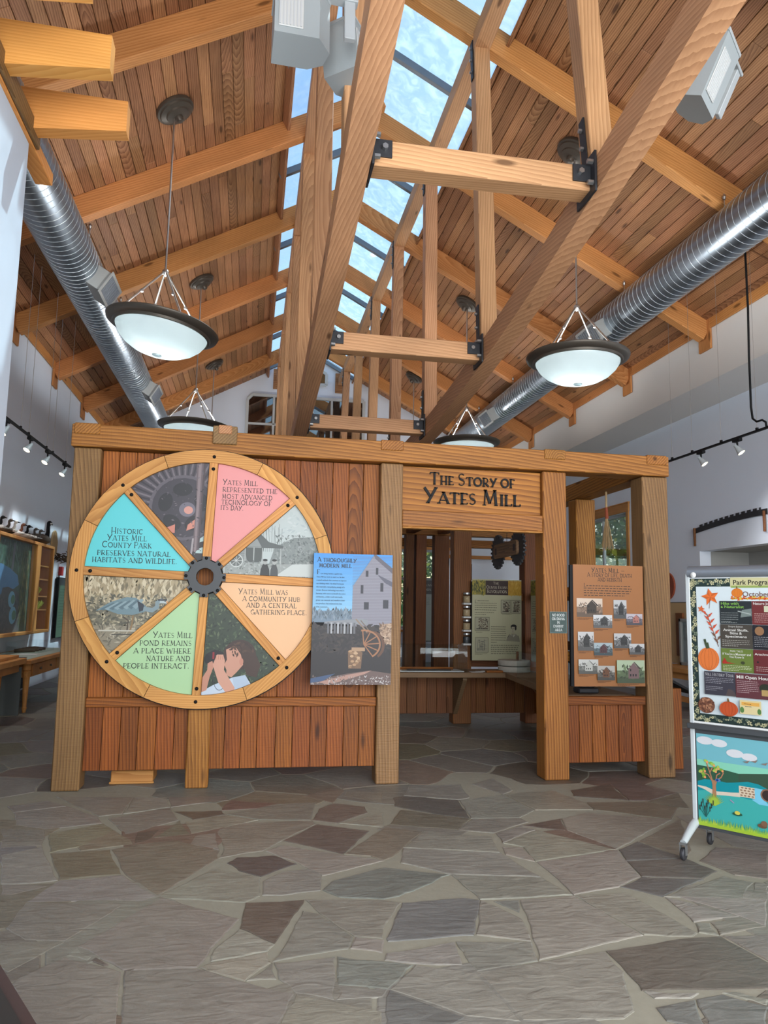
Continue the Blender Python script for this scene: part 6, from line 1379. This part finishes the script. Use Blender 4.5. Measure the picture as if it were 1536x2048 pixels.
for y, z in ((11.40, 2.86), (9.66, 2.94)):
    G().tube([(7.265, y, z), (7.265, y, z - .30)], [.022, .018], 10).build('handle', M['plank2'], sw, smooth=True)
tag(link('round_plaque', G().lathe([(0, .0), (.24, .0), (.25, .015), (.24, .03), (.19, .03), (.17, .022), (0, .022)], 40, Matrix(((0, 0, -1, XRL), (1, 0, 0, 12.32), (0, 1, 0, 1.92), (0, 0, 0, 1)))).mesh('round_plaque', True), M['rust']), 'round terracotta plaque on the right wall, half hidden by the exhibit post', 'plaque')
tag(link('wall_switch', G().bbox((XRL - .012, 11.62, 1.86), (XRL, 11.76, 1.90), .003).mesh('wall_switch'), M['white']), 'small white switch plate on the right wall below the saw', 'switch')
rt = thing('side_table', 'maple side table against the right wall behind the notice board', 'table', (6.8, 10.6, 0))
link('table_top', G().bbox((6.45, 9.0, .55), (7.28, 11.6, .62)).mesh('table_top'), M['maple'], rt)
link('apron', G().box((6.52, 9.05, .45), (7.24, 11.5, .55)).mesh('apron'), M['maple'], rt)
for x, y in ((6.52, 9.1), (6.52, 11.45), (7.2, 9.1), (7.2, 11.45)): link('leg', G().bbox((x - .04, y - .04, 0), (x + .04, y + .04, .55), .004).mesh('leg'), M['maple'], rt)
link('low_rail', G().box((6.5, 9.1, .12), (6.54, 11.45, .2)).mesh('low_rail'), M['maple'], rt)
fr = thing('display_box', 'grey framed glass display box on the right wall table', 'display box', (6.95, 11.1, .62))
for a, b in (((6.88, 10.9, .62), (6.93, 10.95, 1.36)), ((6.88, 11.28, .62), (6.93, 11.33, 1.36)), ((6.88, 10.9, .62), (6.93, 11.33, .67)), ((6.88, 10.9, 1.31), (6.93, 11.33, 1.36))): link('frame_bar', G().bbox(a, b, .004).mesh('frame_bar'), M['grille'], fr)
link('back', G().box((6.95, 10.9, .62), (6.97, 11.33, 1.36)).mesh('back'), M['fixgrey'], fr); link('glass', G().box((6.90, 10.95, .67), (6.905, 11.28, 1.31)).mesh('glass'), M['acrylic'], fr)
lb_ = thing('leaning_board', 'cream edged picture board leaning on the wall behind the grey frame', 'board', (7.05, 11.5, .62))
link('face', G().bbox((7.03, 11.3, .62), (7.05, 11.95, 1.62), .004).mesh('face'), M['straw'], lb_); link('edge', G().box((7.05, 11.28, .62), (7.075, 11.96, 1.63)).mesh('edge'), M['black'], lb_)
link('timber_strip', G().bbox((6.99, 11.4, .75), (7.03, 11.6, 1.45), .004).mesh('timber_strip'), M['plank2'], lb_)
# slanted black reading ledge with a leg outside the pavilion's right side
rl = thing('reading_ledge', 'slanted black reading ledge on an orange wooden leg at the right side of the pavilion', 'reading ledge', (4.02, 6.75, 0))
bar('leg', (4.0, 6.74, 0), (4.0, 6.74, .74), .13, .12, M['plank'], rl, up=(0, 1, 0))
link('ledge_board', G().prism([(3.82, .90), (4.22, .70), (4.23, .675), (3.82, .87)], -9.0, -6.68, RX(PI / 2)).mesh('ledge_board'), M['black'], rl)

# ================================================================== inside the pavilion
ms = thing('millstone', 'small pale millstone pair with a wooden handle on the corner counter', 'millstone', (3.28, 9.15, .69))
for z, nm in ((.69, 'bed_stone'), (.765, 'runner_stone')): link(nm, G().lathe([(0, 0), (.195, 0), (.20, .006), (.20, .060), (.195, .066), (0, .066)], 40, T(3.28, 9.12, z)).mesh(nm, True), M['stonew'], ms)
link('handle', G().lathe([(.012, 0), (.016, .03), (.014, .09), (.018, .105), (0, .11)], 12, T(3.30, 9.05, .831)).mesh('handle', True), M['plank2'], ms)
def acrylic_box(x0, y0, x1, y1, z0, z1, label):
    t = thing('acrylic_cover', label, 'acrylic cover', ((x0 + x1) / 2, (y0 + y1) / 2, z0)); e = .005
    for a, b in (((x0, y0, z0), (x1, y0 + e, z1)), ((x0, y1 - e, z0), (x1, y1, z1)), ((x0, y0, z0), (x0 + e, y1, z1)), ((x1 - e, y0, z0), (x1, y1, z1)), ((x0, y0, z1), (x1, y1, z1 + e))): link('pane', G().box(a, b).mesh('pane'), M['acrylic'], t)
acrylic_box(1.3, 8.96, 2.63, 9.38, .69, 1.005, 'clear acrylic cover over tools on the back counter inside the doorway')
acrylic_box(2.98, 7.1, 3.45, 8.2, .69, .985, 'clear acrylic cover on the side counter by the doorway post')
tag(link('display_mat', G().box((1.35, 9.0, .69), (2.6, 9.33, .70)).mesh('display_mat'), M['white']), 'white display sheet under the acrylic cover on the back counter', 'mat')
for k, (p, r_, mt, nm, lb) in enumerate([([(1.5, 9.2, .72), (2.5, 9.16, .72)], .018, 'plank', 'wooden_tool', 'long round wooden tool under the acrylic cover'), ([(1.9, 9.05, .712), (2.3, 9.07, .712)], .008, 'saw', 'iron_tool', 'thin dark iron tool under the acrylic cover'), ([(2.25, 9.10, .71), (2.45, 9.05, .71)], .007, 'saw', 'iron_tool', 'short dark iron tool near the right end of the acrylic cover')]):
    tag(link(nm, G().tube(p, r_, 8).mesh(nm), M[mt]), lb, 'tool')
for k in range(3): tag(link('paper_card', G().box((2.68 + k * .09, 8.96 + k * .05, .69 + k * .001), (2.83 + k * .09, 9.06 + k * .05, .694 + k * .001)).mesh('paper_card'), M['paper']), ['white card on the counter nearest the acrylic cover', 'middle white card on the counter corner', 'white card on the counter nearest the millstone'][k], 'card')
tag(link('wooden_tray', G().bbox((2.86, 8.92, .69), (3.07, 8.99, .715), .004).mesh('wooden_tray'), M['plank'],), 'narrow reddish wooden strip on the counter in front of the millstone', 'tray')
tag(link('iron_model', G().bbox((3.05, 6.72, .69), (3.25, 6.86, .74), .01).bbox((3.08, 6.74, .74), (3.22, 6.84, .78), .01).mesh('iron_model'), M['saw']), 'small dark iron model under the brown story panel', 'model')
# grain jars on the back post
jl = ['top grain jar of the four on the dark post', 'second grain jar from the top on the dark post', 'third grain jar from the top on the dark post', 'lowest grain jar, dark filled, on the dark post']
for k in range(4):
    z = 1.53 - k * .172; x, y = 2.755, 9.43
    j = thing('grain_jar', jl[k], 'jar', (x, y, z), 0, 'grain jars on the post')
    link('glass', G().lathe([(.045, .0), (.05, .01), (.05, .095), (.042, .11)], 20, T(x, y, z)).mesh('glass', True), M['acrylic'], j)
    link('grain', G().lathe([(0, .004), (.045, .006), (.045, .085), (0, .09)], 18, T(x, y, z)).mesh('grain', True), M['grain'] if k < 3 else M['char'], j)
    link('lid', G().lathe([(0, .132), (.046, .13), (.047, .11), (.044, .108)], 20, T(x, y, z)).mesh('lid', True), M['bolt'], j)
    link('shelf_clip', G().box((x - .05, y - .03, z - .022), (x + .05, y + .055, z)).mesh('shelf_clip'), M['white'], j)
# hanging saw-blade sign
sg = thing('hanging_gear_sign', 'rounded wooden sign between two toothed dark wheels hung in the pavilion', 'sign', (2.92, 8.5, 2.15))
MS = T(2.945, 8.42, 2.15) @ RZ(math.radians(-86)) @ RX(PI / 2) @ RZ(.03)
for s in (-1, 1):
    gp = []
    for k in range(24):
        a = 2 * PI * k / 24
        for da, r_ in ((-.085, .172), (-.05, .21), (.05, .21), (.085, .172)): gp.append((r_ * math.cos(a + da), r_ * math.sin(a + da) * 1.0))
    link('toothed_wheel', G().prism(gp, 0, .02).mesh('toothed_wheel'), M['char'], sg, MS @ T(s * .29, 0, -.02))
bp = []
for cx_, cy_, a0 in ((.29, .035, 0), (-.29, .035, 90), (-.29, -.035, 180), (.29, -.035, 270)): bp += arc(cx_, cy_, .05, .05, a0, a0 + 90, 5)
sbd = link('sign_board', G().prism(bp, 0, .03).mesh('sign_board'), M['counter'], sg, MS)
A = Art(); A.lines(-.16, .16, .04, 3, .032, (86, 66, 48), .008); A.rect(-.30, -.04, -.24, .04, (60, 48, 40)); A.rect(.24, -.04, .30, .04, (60, 48, 40)); A.build('print', sbd, MS, .0305)
G().tube([MS @ Vector((.0, .08, .0)), Vector((2.945, 8.42, 2.35)), Vector((2.72, 8.42, 2.72))], .003, 5).build('wire', M['black'], sg)
# broom of dried stalks hanging from the side beam
br = thing('hanging_broom', 'dried twig broom hanging under the side beam in front of the window', 'broom', (3.67, 7.35, 2.1))
X_, Y_ = 3.66, 7.33
G().tube([(X_, Y_, 2.72), (X_, Y_, 2.52)], .011, 8).build('handle', M['straw'], br); G().tube([(X_, Y_, 2.54), (X_ + .005, Y_, 2.42)], [.014, .02], 8).build('binding', M['rust'], br)
g = G(); r_ = random.Random(3)
for i in range(70): a = r_.uniform(0, 2 * PI); q = r_.uniform(.01, .07); g.tube([(X_ + .008 * math.cos(a), Y_ + .008 * math.sin(a), 2.44), (X_ + q * .6 * math.cos(a), Y_ + q * .6 * math.sin(a), 2.28), (X_ + q * math.cos(a), Y_ + q * math.sin(a), 2.08 + r_.uniform(0, .06))], .0025, 3, cap=False)
o = g.build('bristles', M['straw'], br); o['kind'] = 'stuff'
# second timber frame farther back, seen through the doorway
bf = thing('rear_timber_frame', 'second timber frame of dark posts standing behind the pavilion', 'timber frame', (3.2, 12.6, 0))
for x0, x1 in ((2.58, 2.72), (2.76, 2.94), (3.08, 3.34), (4.75, 4.98)): bar('post', ((x0 + x1) / 2, 12.6, 0), ((x0 + x1) / 2, 12.6, 2.70), x1 - x0, .2, M['plank2'], bf, up=(0, 1, 0))
bar('beam', (2.2, 12.6, 2.79), (5.2, 12.6, 2.79), .2, .18, M['beam'], bf); bar('beam', (2.2, 13.6, 2.66), (5.2, 13.6, 2.66), .2, .14, M['beam'], bf)
bar('side_beam', (2.65, 9.75, 2.79), (2.65, 12.5, 2.79), .15, .15, M['plank2'], bf); bar('side_beam', (3.2, 9.75, 2.79), (3.2, 12.5, 2.79), .15, .15, M['plank2'], bf)
for x, y, z, lb in ((4.35, 15.2, 2.05, 'small dark framed picture seen between the posts inside, upper'), (4.32, 15.2, .86, 'dark framed picture seen between the posts inside, lower')):
    t = thing('framed_picture', lb, 'picture', (x, y, z)); link('frame', G().bbox((x - .2, y, z), (x + .2, y + .03, z + .34), .006).mesh('frame'), M['black'], t); link('picture', G().box((x - .12, y - .004, z + .07), (x + .12, y, z + .27)).mesh('picture'), M['rust'] if z > 1.5 else M['grille'], t)
struct(link('wall_partition', G().box((3.75, 15.23, 0), (5.6, 15.33, 2.5)).mesh('wall_partition'), M['wall']))
bar_ = bar('trim_4', (3.72, 15.22, 2.53), (5.62, 15.22, 2.53), .14, .07, M['maple']); struct(bar_)

# ================================================================== outdoors: ground and trees by the windows
lawn = struct(link('ground', G().box((-60, -60, -.6), (80, 90, -.2)).mesh('ground'), M['grass']))
struct(link('bounce_ground', G().box((-14, -22, -.2), (18, YB - .2, -.02)).mesh('bounce_ground'), plain('pale terrace', (196, 192, 184), .9)))  # unseen pale ground outside the entrance, added to bounce light indoors
def tree(x, y, h, R_, n, seed, label):
    t = thing('tree', label, 'tree', (x, y, -.2), 0, 'trees outside the windows'); r_ = random.Random(seed)
    g = G().tube([(x, y, -.2), (x + .1, y, h * .35), (x - .1, y + .1, h * .7)], [.22, .16, .06], 8)
    for k in range(7):
        a = r_.uniform(0, 2 * PI); z = h * r_.uniform(.2, .6); g.tube([(x, y, z), (x + R_ * .7 * math.cos(a), y + R_ * .7 * math.sin(a), z + h * .18)], [.07, .02], 6)
    link('trunk', g.mesh('trunk', True), M['bark'], t)
    for mat, frac, nm in ((M['leafm'], .78, 'foliage'), (M['leafy'], .22, 'yellow_foliage')):
        g = G()
        for i in range(int(n * frac)):
            while True:
                p = Vector((r_.uniform(-1, 1), r_.uniform(-1, 1), r_.uniform(-1, 1)))
                if p.length < 1: break
            q = Vector((x + p.x * R_, y + p.y * R_, h * .52 + p.z * h * .48)); a = Vector((r_.gauss(0, 1), r_.gauss(0, 1), r_.gauss(0, 1))).normalized(); b = a.cross(Vector((r_.gauss(0, 1), r_.gauss(0, 1), r_.gauss(0, 1)))).normalized(); s = r_.uniform(.06, .13)
            g.add([q + a * s, q + b * s * .6, q - a * s, q - b * s * .6], [(0, 1, 2, 3)])
        o = link(nm, g.mesh(nm), mat, t); o['kind'] = 'stuff'
for k, (x, y, h, R_, lb) in enumerate([(10.6, 19.5, 6.5, 2.3, 'leafy tree outside the nearer right wall window'), (11.8, 25.4, 7.0, 2.8, 'leafy tree outside the farther right wall window'), (6.5, 25.5, 5.5, 2.4, 'leafy tree outside the low far window'), (15.8, 20.6, 8.0, 2.6, 'tall leafy tree behind the one by the right windows')]):
    tree(x, y, h, R_, 5200, 50 + k, lb)
